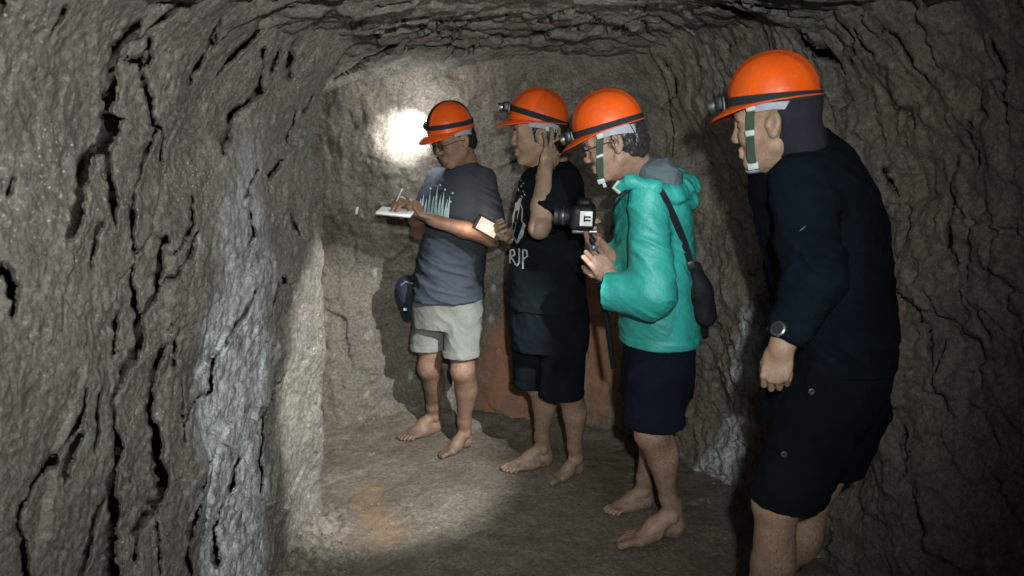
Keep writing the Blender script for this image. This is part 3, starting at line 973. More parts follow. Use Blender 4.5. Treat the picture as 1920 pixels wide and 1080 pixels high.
def creases(amp, sx, sy, sz, seed, shear=0.0, swirl=0.35):
    """cloth folds: rounded crests along noise lines, stretched by the scales"""
    def fn(P):
        w = swirl * noise(P * 5.0, seed + 3)
        q = np.stack([P[:, 0] * sx + P[:, 2] * shear + w, P[:, 1] * sy + w, P[:, 2] * sz + P[:, 0] * shear * 0.6], 1)
        a = 1 - np.abs(noise(q, seed)) * 1.9
        b = 1 - np.abs(noise(q * 2.1, seed + 1)) * 1.9
        mask = 0.35 + 0.65 * sstep(-0.35, 0.35, noise(P * 4.0, seed + 2))
        return (-amp * (np.clip(a, 0, 1) ** 2 + 0.45 * np.clip(b, 0, 1) ** 2) * mask + amp * 0.3).astype(np.float32)
    return fn

def body_mesh(S, parent, mat, fine, coarse=0.0065):
    V, F = mesh_sdf(S, coarse)
    for lo, hi, vox in fine:
        lo, hi = np.asarray(lo), np.asarray(hi)
        c = V[F].mean(1)
        keep = ~np.all((c > lo + 0.004) & (c < hi - 0.004), axis=1)
        F = F[keep]
        v, f = mesh_sdf(S, vox, lo, hi)
        F = np.concatenate([F, f + len(V)]); V = np.concatenate([V, v])
    used = np.zeros(len(V), bool); used[F.ravel()] = True
    re = np.cumsum(used) - 1
    V, F = V[used], re[F]
    dirt = sstep(0.10, 0.0, V[:, 2]) * 0.75 + sstep(0.5, 0.1, V[:, 2]) * 0.22
    return link_mesh('body', V, F, mat, parent, attrs={'dirt': dirt, 'hairy': sstep(0.75, 0.45, V[:, 2]) * sstep(0.06, 0.14, V[:, 2])})

def cloth(name, S, vox, mat, parent):
    V, F = mesh_sdf(S, vox)
    return link_mesh(name, V, F, mat, parent), V, F

def around(c, r):
    c = np.asarray(c, float)
    return c - r, c + r

def face_bits(parent, c, R, s, lips, brow):
    L = lambda x, y, z: c + (x * R[0] + y * R[1] + z * R[2]) * s
    for y in (-1, 1):
        g = Geo(); g.lathe(L(0.0865, y * 0.031, 0.0035), R[0] * 0.96 + R[1] * y * 0.28, [(0, 0.0055), (0.0032, 0.0046), (0.0042, 0.001)], 12)
        g.build('eye', M_EYE, parent)
        g = Geo(); g.tube([L(0.0985, y * 0.012, 0.020), L(0.0955, y * 0.028, 0.026), L(0.082, y * 0.047, 0.022)], [0.0042, 0.0048, 0.0022], 6)
        g.build('eyebrow', M_HAIR, parent)
    g = Geo(); g.tube([L(0.0905, -0.019, -0.0690), L(0.0985, -0.008, -0.0690), L(0.0985, 0.008, -0.0690), L(0.0905, 0.019, -0.0690)], [0.0012, 0.0028, 0.0028, 0.0012], 6)
    g.build('mouth', lips, parent)

def hair_cap(parent, c, R, s, mat, low, front, seed, rough=0.0022):
    """hair on the sides and back of the head, below the helmet"""
    L = lambda x, y, z: c + (x * R[0] + y * R[1] + z * R[2]) * s
    H = Sdf()
    H.ell(L(-0.012, 0, 0.022), np.array([0.106, 0.0835, 0.106]) * s, R, 0.01)
    H.ell(L(-0.058, 0, -0.030), np.array([0.058, 0.064, 0.062]) * s, R, 0.02)
    H.cut(L(front, 0, 0), R[0] + R[2] * -0.15)
    for y in (-1, 1):
        H.ell(L(-0.006, y * 0.088, -0.010), np.array([0.025, 0.030, 0.036]) * s, R, 0.006, 's')
    H.cut(L(-0.04, 0, low), -R[2] * 1.0 + R[0] * 0.55)
    H.disp(lambda P: (rough * 2.2 * fbm(((P - c) @ R.T) * np.array([150, 150, 40]), 2, seed) + rough * noise(P * 30, seed + 4)).astype(np.float32))
    V, F = mesh_sdf(H, 0.0032)
    o = link_mesh('hair', V, F, mat, parent)
    return o

def strand_hair(parent, c, R, s, mat, seed, n, low, front):
    """loose locks hanging below the helmet rim"""
    rs = np.random.RandomState(seed)
    g = Geo()
    for i in range(n):
        th = rs.uniform(math.radians(55), math.radians(305))
        z0 = rs.uniform(-0.01, 0.05)
        x, y = -0.012 + 0.106 * math.cos(th), 0.084 * math.sin(th)
        if x > front:
            continue
        ln = rs.uniform(0.03, 0.06)
        pts = []
        for k in range(4):
            t = k / 3
            q = (x * (1 + 0.04 * math.sin(t * 3)) + 0.010 * rs.normal() * t, y * (1.02 + 0.03 * t * rs.normal()), z0 - ln * t)
            pts.append(c + (q[0] * R[0] + q[1] * R[1] + q[2] * R[2]) * s)
        g.tube(pts, [0.0014, 0.0013, 0.0010, 0.0004], 5)
    return g.build('loose_hair', mat, parent)

# ---- helmet with headlamp and chin strap
def helmet(c, R, label, s=1.0, band=(0.030, 0.004), lamp=True, lit=False, crown=False, chin=0, harness=True, lamp_th=0.0):
    a, b, h = 0.121, 0.101, 0.130
    L = lambda x, y, z: c + (x * R[0] + y * R[1] + z * R[2]) * s
    root = empty('helmet', L(0, 0, 0))
    n = 64
    def dome(th, z, off=0.0):
        q = max(0.0, 1 - (min(max(z, 0), h) / h) ** 2.25) ** (1 / 2.05)
        x, y = (a + off) * q * math.cos(th), (b + off) * q * math.sin(th)
        return x, y, q
    V, F = [], []
    rings = []
    zs = [h * math.sin(math.radians(t)) for t in (0, 4, 9, 15, 22, 29, 36, 43, 50, 57, 64, 71, 78, 84)]
    # brim first (outer edge to dome foot)
    def brim(th, t):
        pk = max(0.0, math.cos(th)) ** 1.6
        e = (0.010 + 0.048 * pk) * (1 - t)
        drop = -0.004 * (1 - t) - 0.030 * pk * (1 - t) ** 1.3
        x, y, _ = dome(th, 0)
        k = math.hypot(x, y)
        return x * (1 + e / k), y * (1 + e / k * 0.8), drop
    for t in (0.0, 0.25, 0.5, 0.75, 0.93):
        rings.append([brim(2 * math.pi * i / n, t) for i in range(n)])
    for z in zs:
        ring = []
        for i in range(n):
            th = 2 * math.pi * i / n
            x, y, q = dome(th, z)
            rd = math.exp(-(y / 0.017) ** 4) * 0.0045 * min(1.0, z / (0.3 * h))       # centre ridge
            rd += (math.exp(-((abs(y) - 0.045) / 0.006) ** 2)) * 0.0015 * min(1.0, z / (0.4 * h)) * (z < 0.9 * h)
            k = 1 + rd / 0.12
            ring.append((x * k, y * k, z + rd * z / h))
        rings.append(ring)
    for ring in rings:
        V += [L(*p) for p in ring]
    top = len(V); V.append(L(0, 0, h + 0.0048))
    m = len(rings)
    for r in range(m - 1):
        for i in range(n):
            F.append([r * n + i, r * n + (i + 1) % n, (r + 1) * n + (i + 1) % n, (r + 1) * n + i])
    for i in range(n):
        F.append([(m - 1) * n + i, (m - 1) * n + (i + 1) % n, top])
    o = link_mesh('shell', V, F, M_HELMET, root)
    md = o.modifiers.new('thickness', 'SOLIDIFY'); md.thickness = 0.0035; md.offset = -1
    md = o.modifiers.new('soft', 'SUBSURF'); md.levels = md.render_levels = 1
    # elastic band of the headlamp
    g = Geo(); pts, nr = [], []
    for i in range(49):
        th = 2 * math.pi * i / 48
        z = band[0] + band[1] * math.cos(th)
        if z >= 0:
            x, y, _ = dome(th, z, 0.0042)
        else:
            x, y, _ = dome(th, 0, 0.0042)
        pts.append(L(x, y, z)); nr.append(R[0] * x / a ** 2 + R[1] * y / b ** 2)
    g.strip(pts, nr, 0.0115 * s, 0.0016)
    g.build('lamp_band', M_STRAP, root)
    if crown:
        g = Geo(); pts, nr = [], []
        for i in range(21):
            al = math.radians(18 + 150 * i / 20)
            z = h * math.sin(al); x, _, _ = dome(0 if al < math.pi / 2 else math.pi, z, 0.0)
            k = 1 + 0.0068 / 0.12
            pts.append(L(x * k, 0.004, z + 0.0068 * z / h)); nr.append(R[0] * x / a ** 2 + R[2] * z / h ** 2)
        g.strip(pts, nr, 0.011 * s, 0.0015)
        g.build('crown_strap', M_STRAP, root)
    if lamp:
        t0 = math.radians(lamp_th)
        zf = band[0] + band[1] * math.cos(t0)
        x, y, _ = dome(t0, max(zf, 0), 0.004)
        RL = np.array([R[0] * math.cos(t0) + R[1] * math.sin(t0), R[1] * math.cos(t0) - R[0] * math.sin(t0), R[2]])
        O = L(x, y, zf)
        K = lambda u, v, w: O + (u * RL[0] + v * RL[1] + w * RL[2]) * s
        g = Geo(); g.box(K(0.015, 0, 0.002), RL, np.array([0.016, 0.031, 0.021]) * s, 0.25)
        g.box(K(0.004, 0, -0.004), RL, np.array([0.006, 0.036, 0.024]) * s, 0.3)
        hl = g.build('headlamp', M_BLACKP, root)
        dirn = RL[0] * 0.98 - RL[2] * 0.2
        p = K(0.030, 0, 0)
        root['_lens'] = [float(v) for v in K(0.054, 0, -0.004)]
        g = Geo(); g.lathe(p, dirn, [(-0.006, 0.017 * s), (0.016, 0.0205 * s), (0.0175, 0.0195 * s), (0.0175, 0.0172 * s), (0.009, 0.016 * s)], 24)
        g.build('lens_ring', M_CHROME, hl)
        g = Geo(); g.lathe(p + dirn * 0.010, dirn, [(0, 0.0165 * s), (0.003, 0.0155 * s), (0.0045, 0.010 * s), (0.005, 0.002 * s)], 20)
        g.build('lens', lit or M_LENS, hl)
    if harness:
        g = Geo(); pts, nr = [], []
        for i in range(25):
            th = math.radians(70 + 220 * i / 24)
            rear = max(0.0, -math.cos(th))
            x, y = (a - 0.008) * math.cos(th), (b - 0.009) * math.sin(th)
            pts.append(L(x, y, -0.012 - 0.026 * rear ** 1.5)); nr.append(R[0] * math.cos(th) + R[1] * math.sin(th))
        g.strip(pts, nr, 0.0150 * s, 0.0012)
        g.build('inner_band', M_HARNESS, root)
    return root, L

def chin_strap(root, pts, nr, w, mat, buckles):
    g = Geo(); g.strip(pts, nr, w, 0.0014)
    st = g.build('chin_strap', mat, root)
    for p, ax, hs in buckles:
        g = Geo(); g.box(p, ax, hs, 0.3)
        g.build('buckle', M_BUCKLE, st)
    return st

def raycast_px(bvh, px, py, lift=0.002):
    o = Vector((0, 0, CAMZ)); q = at(px, py, 3.0); d = (Vector(q) - o).normalized()
    hit = bvh.ray_cast(o, d)
    if hit[0] is None:
        return None
    return np.array(hit[0]) + np.array(hit[1]) * lift * (1 if hit[1].dot(d) < 0 else -1)

def print_marks(name, bvh, strokes, mat, parent):
    """flat print laid on cloth: strokes are polylines (x, y, width)"""
    V, F = [], []
    for st in strokes:
        row = []
        pts = []
        for (x0, y0, w0), (x1, y1, w1) in zip(st[:-1], st[1:]):
            for t in np.linspace(0, 1, 5, endpoint=False):
                pts.append((x0 + (x1 - x0) * t, y0 + (y1 - y0) * t, w0 + (w1 - w0) * t))
        pts.append(st[-1])
        prev = None
        for i, (x, y, w) in enumerate(pts):
            a = pts[max(i - 1, 0)]; b = pts[min(i + 1, len(pts) - 1)]
            dx, dy = b[0] - a[0], b[1] - a[1]; k = math.hypot(dx, dy) + 1e-6
            nx, ny = -dy / k * w / 2, dx / k * w / 2
            p, q = raycast_px(bvh, x + nx, y + ny), raycast_px(bvh, x - nx, y - ny)
            if p is None or q is None:
                prev = None; continue
            V += [p, q]
            if prev is not None:
                F.append([prev, prev + 1, len(V) - 1, len(V) - 2])
            prev = len(V) - 2
    return link_mesh(name, V, F, mat, parent)

# ---- materials for people and things
M_SKIN_A = skin('skin_a', (0.21, 0.120, 0.078), (0.27, 0.158, 0.105))
M_SKIN_B = skin('skin_b', (0.30, 0.195, 0.130), (0.37, 0.245, 0.170))
M_SKIN_C = skin('skin_c', (0.33, 0.195, 0.140), (0.42, 0.265, 0.195))
M_SKIN_D = skin('skin_d', (0.30, 0.185, 0.128), (0.37, 0.235, 0.165))
M_LIPS = plain('lips', (0.26, 0.11, 0.09), 0.5)
M_EYE = plain('eye_dark', (0.02, 0.016, 0.013), 0.15)
M_HAIR = plain('hair_black', (0.010, 0.009, 0.009), 0.55, var=0.4)
M_HAIR_C = plain('hair_damp', (0.030, 0.028, 0.028), 0.4, var=0.5)
def helmet_mat():
    t = NT('helmet_orange')
    v = t.coord()
    dust = t.ramp(t.noise(v, 22, 6, 0.75), [(0.50, 0.0), (0.70, 0.55)])
    sc = t.ramp(t.noise(t.coord((30, 160, 90), (0.3, 0.5, 0.2)), 1.0, 3, 0.7), [(0.60, 0.0), (0.68, 0.4)])
    col = t.mix(1.0, (0.86, 0.105, 0.008), t.ramp(t.noise(v, 9, 4), [(0.3, 0.85), (0.7, 1.08)]), 'MULTIPLY')
    col = t.mix(dust, col, (0.42, 0.13, 0.05))
    col = t.mix(sc, col, (0.62, 0.24, 0.10))
    ro = t.ramp(t.noise(v, 30, 5, 0.7), [(0.3, 0.26), (0.7, 0.55)])
    return t.out(col, ro, t.bump(t.noise(v, 160, 3), 0.12, 0.002), Specular_IOR_Level=0.4)
M_HELMET = helmet_mat()
M_STRAP = fabric('lamp_elastic', (0.020, 0.022, 0.026), 0.8, 600, 0.15, 0.1)
M_BLACKP = plain('black_plastic', (0.016, 0.017, 0.019), 0.4)
M_CAMERA = plain('camera_black', (0.007, 0.007, 0.008), 0.55, spec=0.25)
M_CHROME = plain('lens_ring_metal', (0.30, 0.30, 0.28), 0.35, metal=0.9)
M_LENS = plain('lens_off', (0.75, 0.76, 0.66), 0.15, var=0.1)
M_LENS_ON = plain('lens_on', (0.8, 0.8, 0.75), 0.2, emit=(1.0, 0.98, 0.9), es=1.2)
M_LENS_LIT = plain('lens_lit', (0.9, 0.9, 0.9), 0.2, emit=(0.93, 0.97, 1.0), es=60.0)
M_HARNESS = plain('harness_grey', (0.32, 0.34, 0.40), 0.6)
M_WEB = fabric('web_green', (0.045, 0.075, 0.055), 0.85, 500, 0.15, 0.1)
M_BUCKLE = plain('buckle_white', (0.44, 0.47, 0.455), 0.5)
M_TEE1 = fabric('tee_slate', (0.043, 0.051, 0.066), 0.95, 520, 0.18, 0.3)
M_SHORT1 = fabric('shorts_grey_green', (0.185, 0.198, 0.175), 0.95, 380, 0.22, 0.4)
M_TEE2 = fabric('tee_black', (0.0070, 0.010, 0.012), 1.0, 520, 0.3, 0.3, spec=0.08)
M_SHORT2 = fabric('shorts_black', (0.0060, 0.0085, 0.012), 1.0, 400, 0.3, 0.35, spec=0.08)
M_JACKET = fabric('rain_jacket_teal', (0.030, 0.345, 0.30), 0.48, 700, 0.16, 0.5, spec=0.55)
M_LINING = fabric('hood_lining_grey', (0.10, 0.135, 0.15), 0.85, 500, 0.2, 0.3)
M_SHORT3 = fabric('shorts_navy', (0.0065, 0.0095, 0.017), 1.0, 420, 0.3, 0.3, spec=0.1)
M_SHIRT4 = fabric('shirt_navy_black', (0.0050, 0.0078, 0.0125), 1.0, 420, 0.3, 0.4, spec=0.06)
M_SHORT4 = fabric('shorts_black_cargo', (0.0052, 0.0072, 0.0105), 1.0, 420, 0.3, 0.4, spec=0.08)
M_FLAP = fabric('neck_cloth', (0.018, 0.018, 0.026), 0.95, 500, 0.25, 0.3)
M_PRINT = plain('print_pale_blue', (0.42, 0.58, 0.60), 0.8, var=0.35)
M_PRINTW = plain('print_grey', (0.34, 0.38, 0.40), 0.8, var=0.4)
M_BAG = fabric('bag_black', (0.010, 0.011, 0.015), 0.7, 500, 0.25, 0.4)
M_PAPER = plain('paper', (0.74, 0.74, 0.70), 0.8, var=0.04)
M_GLASSF = plain('glasses_frame', (0.02, 0.018, 0.018), 0.35)
# ---------------------------------------------------------------- where the feet stand; the floor is even there
P1_RF = (ground(828, 806), ground(748, 828)); P1_LF = (ground(882, 834), ground(822, 860))
P2_RF = (ground(1034, 870), ground(940, 886)); P2_LF = (ground(1091, 884), ground(1026, 910))
P3_RF = (ground(1222, 948), ground(1132, 964)); P3_LF = (ground(1280, 1004), ground(1150, 1026))
P4_LF = (np.array([0.70, 1.99, 0]), np.array([0.50, 2.10, 0])); P4_RF = (np.array([0.80, 2.20, 0]), np.array([0.60, 2.32, 0]))
for hl, to in (P1_RF, P1_LF, P2_RF, P2_LF, P3_RF, P3_LF, P4_LF, P4_RF):
    FEET_FLAT.append(((hl[0] + to[0]) / 2, (hl[1] + to[1]) / 2))
sheet_xy('cave_floor', np.concatenate([np.arange(-2.7, -1.1, 0.06), np.arange(-1.1, 1.35, 0.0095), np.arange(1.35, 1.7, 0.06)]),
         np.concatenate([np.arange(-2.6, 1.9, 0.06), np.arange(1.9, 4.3, 0.0095), np.arange(4.3, 4.7, 0.05)]),
         z_floor, M_FLOOR, True, {'mineral': zero, 'red_tint': rust_floor})

# ================================================================ person writing on a notepad
def person_one():
    root = empty('person', (P1_RF[0] + P1_LF[0]) / 2)
    tag(root, 'man in slate T-shirt and pale shorts writing on a notepad by the back wall', 'person', 'people in orange helmets')
    hc = at(851, 262, 3.66); R = frame(-0.80, -0.60, 19)
    neck = at(872, 305, 3.72)
    S = Sdf()
    rows = [(302, 852, 892, 3.72, 0.055), (312, 834, 908, 3.72, 0.095), (328, 818, 922, 3.72, 0.13), (360, 803, 926, 3.72, 0.145), (420, 793, 922, 3.72, 0.15),
            (480, 786, 910, 3.73, 0.15), (530, 780, 906, 3.74, 0.148), (575, 775, 909, 3.74, 0.15)]
    S.loft(rows, shrink=0.022)
    S.loft([(540, 778, 906, 3.75, 0.14), (600, 784, 896, 3.76, 0.12)], shrink=0.03)
    add_head(S, hc, R, neck, 0.93)
    # left arm, its forearm across the belly to the pad
    shL, elL, wrL = at(905, 338, 3.66), at(922, 446, 3.58), at(815, 414, 3.44)
    S.chain([shL, elL, (elL + wrL) / 2, wrL], [0.050, 0.040, 0.037, 0.025], 0.02)
    add_hand(S, wrL, at(762, 396, 3.40) - wrL, (0.15, 0.25, 0.95), -1, [(18, 22, 15), (20, 24, 18), (24, 28, 20), (30, 32, 20)], 4, (30, 30, 8), 0.95)
    shR, elR, wrR = at(822, 338, 3.80), at(788, 432, 3.72), at(774, 386, 3.46)
    S.chain([shR, elR, (elR + wrR) / 2, wrR], [0.052, 0.042, 0.037, 0.026], 0.02)
    add_hand(S, wrR, at(748, 372, 3.38) - wrR, (-0.45, -0.25, -0.8), -1, [(48, 38, 22), (52, 42, 26), (62, 52, 30), (68, 58, 34)], 3, (30, 42, 20), 0.95)
    add_leg(S, at(815, 600, 3.80), at(806, 688, 3.79), *P1_RF, -1, (0.070, 0.055, 0.050, 0.031))
    add_leg(S, at(868, 600, 3.70), at(868, 694, 3.66), *P1_LF, 1, (0.070, 0.055, 0.050, 0.031))
    fine = [(*around(hc, 0.155), 0.0034), (*around(at(775, 395, 3.43), 0.125), 0.003), (*around((P1_RF[0] + P1_RF[1]) / 2, 0.16), 0.0036), (*around((P1_LF[0] + P1_LF[1]) / 2, 0.16), 0.0036)]
    body_mesh(S, root, M_SKIN_A, fine)
    face_bits(root, hc, R, 0.93, M_LIPS, 1)
    hair_cap(root, hc, R, 0.93, M_HAIR, -0.055, 0.012, 3)
    # T-shirt
    T = Sdf(); T.loft(rows, k=0.03)
    for a, b, r0, r1 in ((shL, elL * 0.86 + shL * 0.14, 0.064, 0.073), (shR, elR * 0.80 + shR * 0.20, 0.062, 0.068)):
        q = Sdf(); q.cap(a, b, r0, r1, 0.02, flat=True); T.sub(q, 0.035)
    T.disp(creases(0.008, 7, 7, 17, 11, shear=9))
    T.disp(lambda P: (-0.012 * np.clip(1 - np.abs(noise(np.stack([P[:, 0] * 6 + P[:, 2] * 14, P[:, 1] * 4, P[:, 2] * 10], 1), 19)) * 2.2, 0, 1) ** 2 * sstep(1.05, 0.85, P[:, 2])).astype(np.float32))
    T.disp(hem(at(840, 558, 3.74)[2]))
    T.cut(at(840, 558, 3.74), (0.03, 0.02, -1))
    T.cut(at(860, 300, 3.72) + np.array([0, 0, 0.012]), R[0] * 0.2 + np.array([0, 0, 1.0]))
    _, V, F = cloth('shirt', T, 0.0055, M_TEE1, root)
    bvh = BVHTree.FromPolygons(V.tolist(), F.tolist())
    st = []
    for x, y0, y1, w in ((787, 408, 374, 5), (792, 408, 366, 5), (798, 410, 372, 6), (805, 410, 358, 6), (811, 411, 368, 6), (818, 411, 350, 6), (824, 412, 366, 6), (830, 412, 360, 6), (836, 412, 374, 6), (841, 411, 368, 5)):
        st.append([(x - 2, y0, w), (x, (y0 + y1) / 2, w * 0.75), (x + 3, y1, 0.8)])
    st += [[(x - 1.6, y, 3.2), (x + 1.6, y, 3.2)] for x, y in ((808, 354), (835, 356), (849, 362), (845, 378), (826, 347))]
    print_marks('shirt_print', bvh, st, M_PRINT, root)
    # shorts
    H = Sdf(); H.loft([(548, 776, 908, 3.745, 0.145), (575, 772, 908, 3.75, 0.14), (610, 776, 900, 3.755, 0.13)], k=0.02)
    for a, b, r0, r1 in ((at(808, 590, 3.80), at(801, 676, 3.80), 0.088, 0.088), (at(868, 590, 3.70), at(864, 678, 3.67), 0.090, 0.086)):
        q = Sdf(); q.cap(a, b, r0, r1, 0.02, flat=True); H.sub(q, 0.022)
    H.disp(creases(0.0075, 9, 9, 7, 31, shear=5))
    H.disp(hem(at(864, 667, 3.67)[2], 0.026))
    H.cut(at(864, 667, 3.67), (0, 0, -1))
    cloth('shorts', H, 0.0055, M_SHORT1, root)
    # helmet, its lamp lit
    ho = hc + R[2] * 0.049 + R[0] * 0.002
    hr, L = helmet(ho, frame(-0.80, -0.60, 13), '', 0.92, (0.026, 0.006), True, M_LENS_LIT, crown=True, lamp_th=-74)
    tag(hr, 'orange helmet with glowing headlamp on the man writing by the back wall', 'helmet', 'orange helmets')
    hd = lambda x, y, z: hc + (x * R[0] + y * R[1] + z * R[2]) * 0.93
    chin_strap(hr, [hd(0.060, 0.030, -0.124), hd(0.064, 0.0, -0.130), hd(0.074, -0.046, -0.104), hd(0.082, -0.070, -0.040), hd(0.060, -0.086, 0.045)],
               [-R[2], -R[2], -R[1] - R[2], -R[1], -R[1]], 0.008, M_STRAP, [(hd(0.080, -0.066, -0.055), R, (0.008, 0.004, 0.010))])
    # the lit lamp itself: a tight beam on the wall beside him and a little spill
    lp = np.array(hr['_lens']); del hr['_lens']
    spot('headlamp_beam_wall', lp, at(764, 250, 4.02), 60, 29, 1.0, 0.012, (0.95, 0.98, 1.0))
    ld = bpy.data.lights.new('headlamp_spill', 'POINT'); ld.energy = 7.5; ld.shadow_soft_size = 0.016; ld.color = (0.95, 0.98, 1.0)
    lo = bpy.data.objects.new('headlamp_spill', ld); COL.objects.link(lo); lo.location = tuple(lp)
    # glasses
    g = empty('glasses', hd(0.09, 0, 0.004))
    tag(g, 'thin dark framed glasses on the man writing on the notepad', 'glasses', 'glasses')
    glasses(g, hd, R)
    return wrL, wrR

M_GLASS = None
def glasses(root, hd, R):
    global M_GLASS
    if M_GLASS is None:
        t = NT('spectacle_glass')
        M_GLASS = t.out((0.95, 0.97, 0.98), 0.03, None, Transmission_Weight=1.0, IOR=1.05)
    fr = Geo()
    for y in (-1, 1):
        ring = [hd(0.104 + 0.002 * math.cos(t), y * 0.033 + 0.024 * math.cos(t), 0.000 + 0.0165 * math.sin(t)) for t in np.linspace(0, 2 * math.pi, 17)[:-1]]
        fr.tube(ring, 0.0016, 6, True)
    fr.tube([hd(0.106, -0.010, 0.004), hd(0.110, 0, 0.006), hd(0.106, 0.010, 0.004)], 0.0015, 6)
    fo = fr.build('frame', M_GLASSF, root)
    for y in (-1, 1):
        c = [hd(0.1035, y * 0.033 + 0.023 * math.cos(t), 0.0155 * math.sin(t)) for t in np.linspace(0, 2 * math.pi, 17)[:-1]]
        c2 = [p - R[0] * 0.0015 for p in c]
        k = len(c)
        F = [list(range(k)), [k + i for i in range(k)][::-1]] + [[i, k + i, k + (i + 1) % k, (i + 1) % k] for i in range(k)]
        link_mesh('lens', c + c2, F, M_GLASS, root, smooth=False)
        g = Geo(); g.tube([hd(0.104, y * 0.056, 0.005), hd(0.085, y * 0.074, 0.006), hd(0.02, y * 0.0835, 0.006), hd(-0.008, y * 0.084, -0.006)], 0.0018, 6)
        g.build('temple_arm', M_GLASSF, root)

wrL1, wrR1 = person_one()

# notepad and pen
nd = empty('notepad', at(742, 397, 3.36))
tag(nd, 'small white notepad held open by the man at the back wall', 'notepad')
A = np.array([nz((-0.93, 0.10, 0.08)), nz((0.10, 0.95, 0.12)), [0, 0, 0]]); A[2] = nz(np.cross(A[0], A[1])); A[1] = np.cross(A[2], A[0])
if A[2][2] < 0: A[2] = -A[2]
cN = at(742, 397, 3.37)
Geo().box(cN, A, (0.072, 0.050, 0.0045), 0.1).build('pages', M_PAPER, nd)
Geo().box(cN - A[2] * 0.0062, A, (0.074, 0.052, 0.0015), 0.2).build('cover', plain('card_cover', (0.25, 0.22, 0.19), 0.7), nd)
pn = Geo()
p0 = cN + A[2] * 0.006 + A[0] * 0.012; p1 = p0 + nz((0.35, 0.15, 0.8)) * 0.10
pn.tube([p0, p0 + (p1 - p0) * 0.1, p1], [0.001, 0.004, 0.0042], 8)
tag(pn.build('pen', plain('pen_white', (0.6, 0.62, 0.62), 0.3), None, origin=p0), 'pale pen held over the notepad', 'pen')

# waist pouch on his far hip
pp = empty('waist_pouch', at(764, 560, 3.84))
tag(pp, 'dark blue waist pouch hanging at the hip of the man with the notepad', 'pouch')
PB = Sdf(); PB.ell(at(764, 548, 3.82), (0.058, 0.05, 0.085), None, 0.02); PB.ell(at(768, 578, 3.83), (0.040, 0.045, 0.06), None, 0.03)
PB.disp(creases(0.006, 9, 9, 9, 71))
V, F = mesh_sdf(PB, 0.005)
M_POUCH = fabric('pouch_navy', (0.016, 0.022, 0.038), 0.6, 500, 0.2, 0.5)
link_mesh('pouch_body', V, F, M_POUCH, pp)
Geo().tube([at(752, 535, 3.78), at(760, 528, 3.77), at(775, 532, 3.76)], 0.004, 6).build('zip', plain('zip_grey', (0.2, 0.21, 0.22), 0.4), pp)
Geo().strip([at(768, 525, 3.79), at(778, 516, 3.74), at(800, 524, 3.68)], [(-0.5, -0.8, 0)] * 3, 0.012).build('belt', M_STRAP, pp)
Geo().box(at(760, 580, 3.765), np.eye(3), (0.008, 0.003, 0.006), 0.3).build('pull_tab', M_BUCKLE, pp)

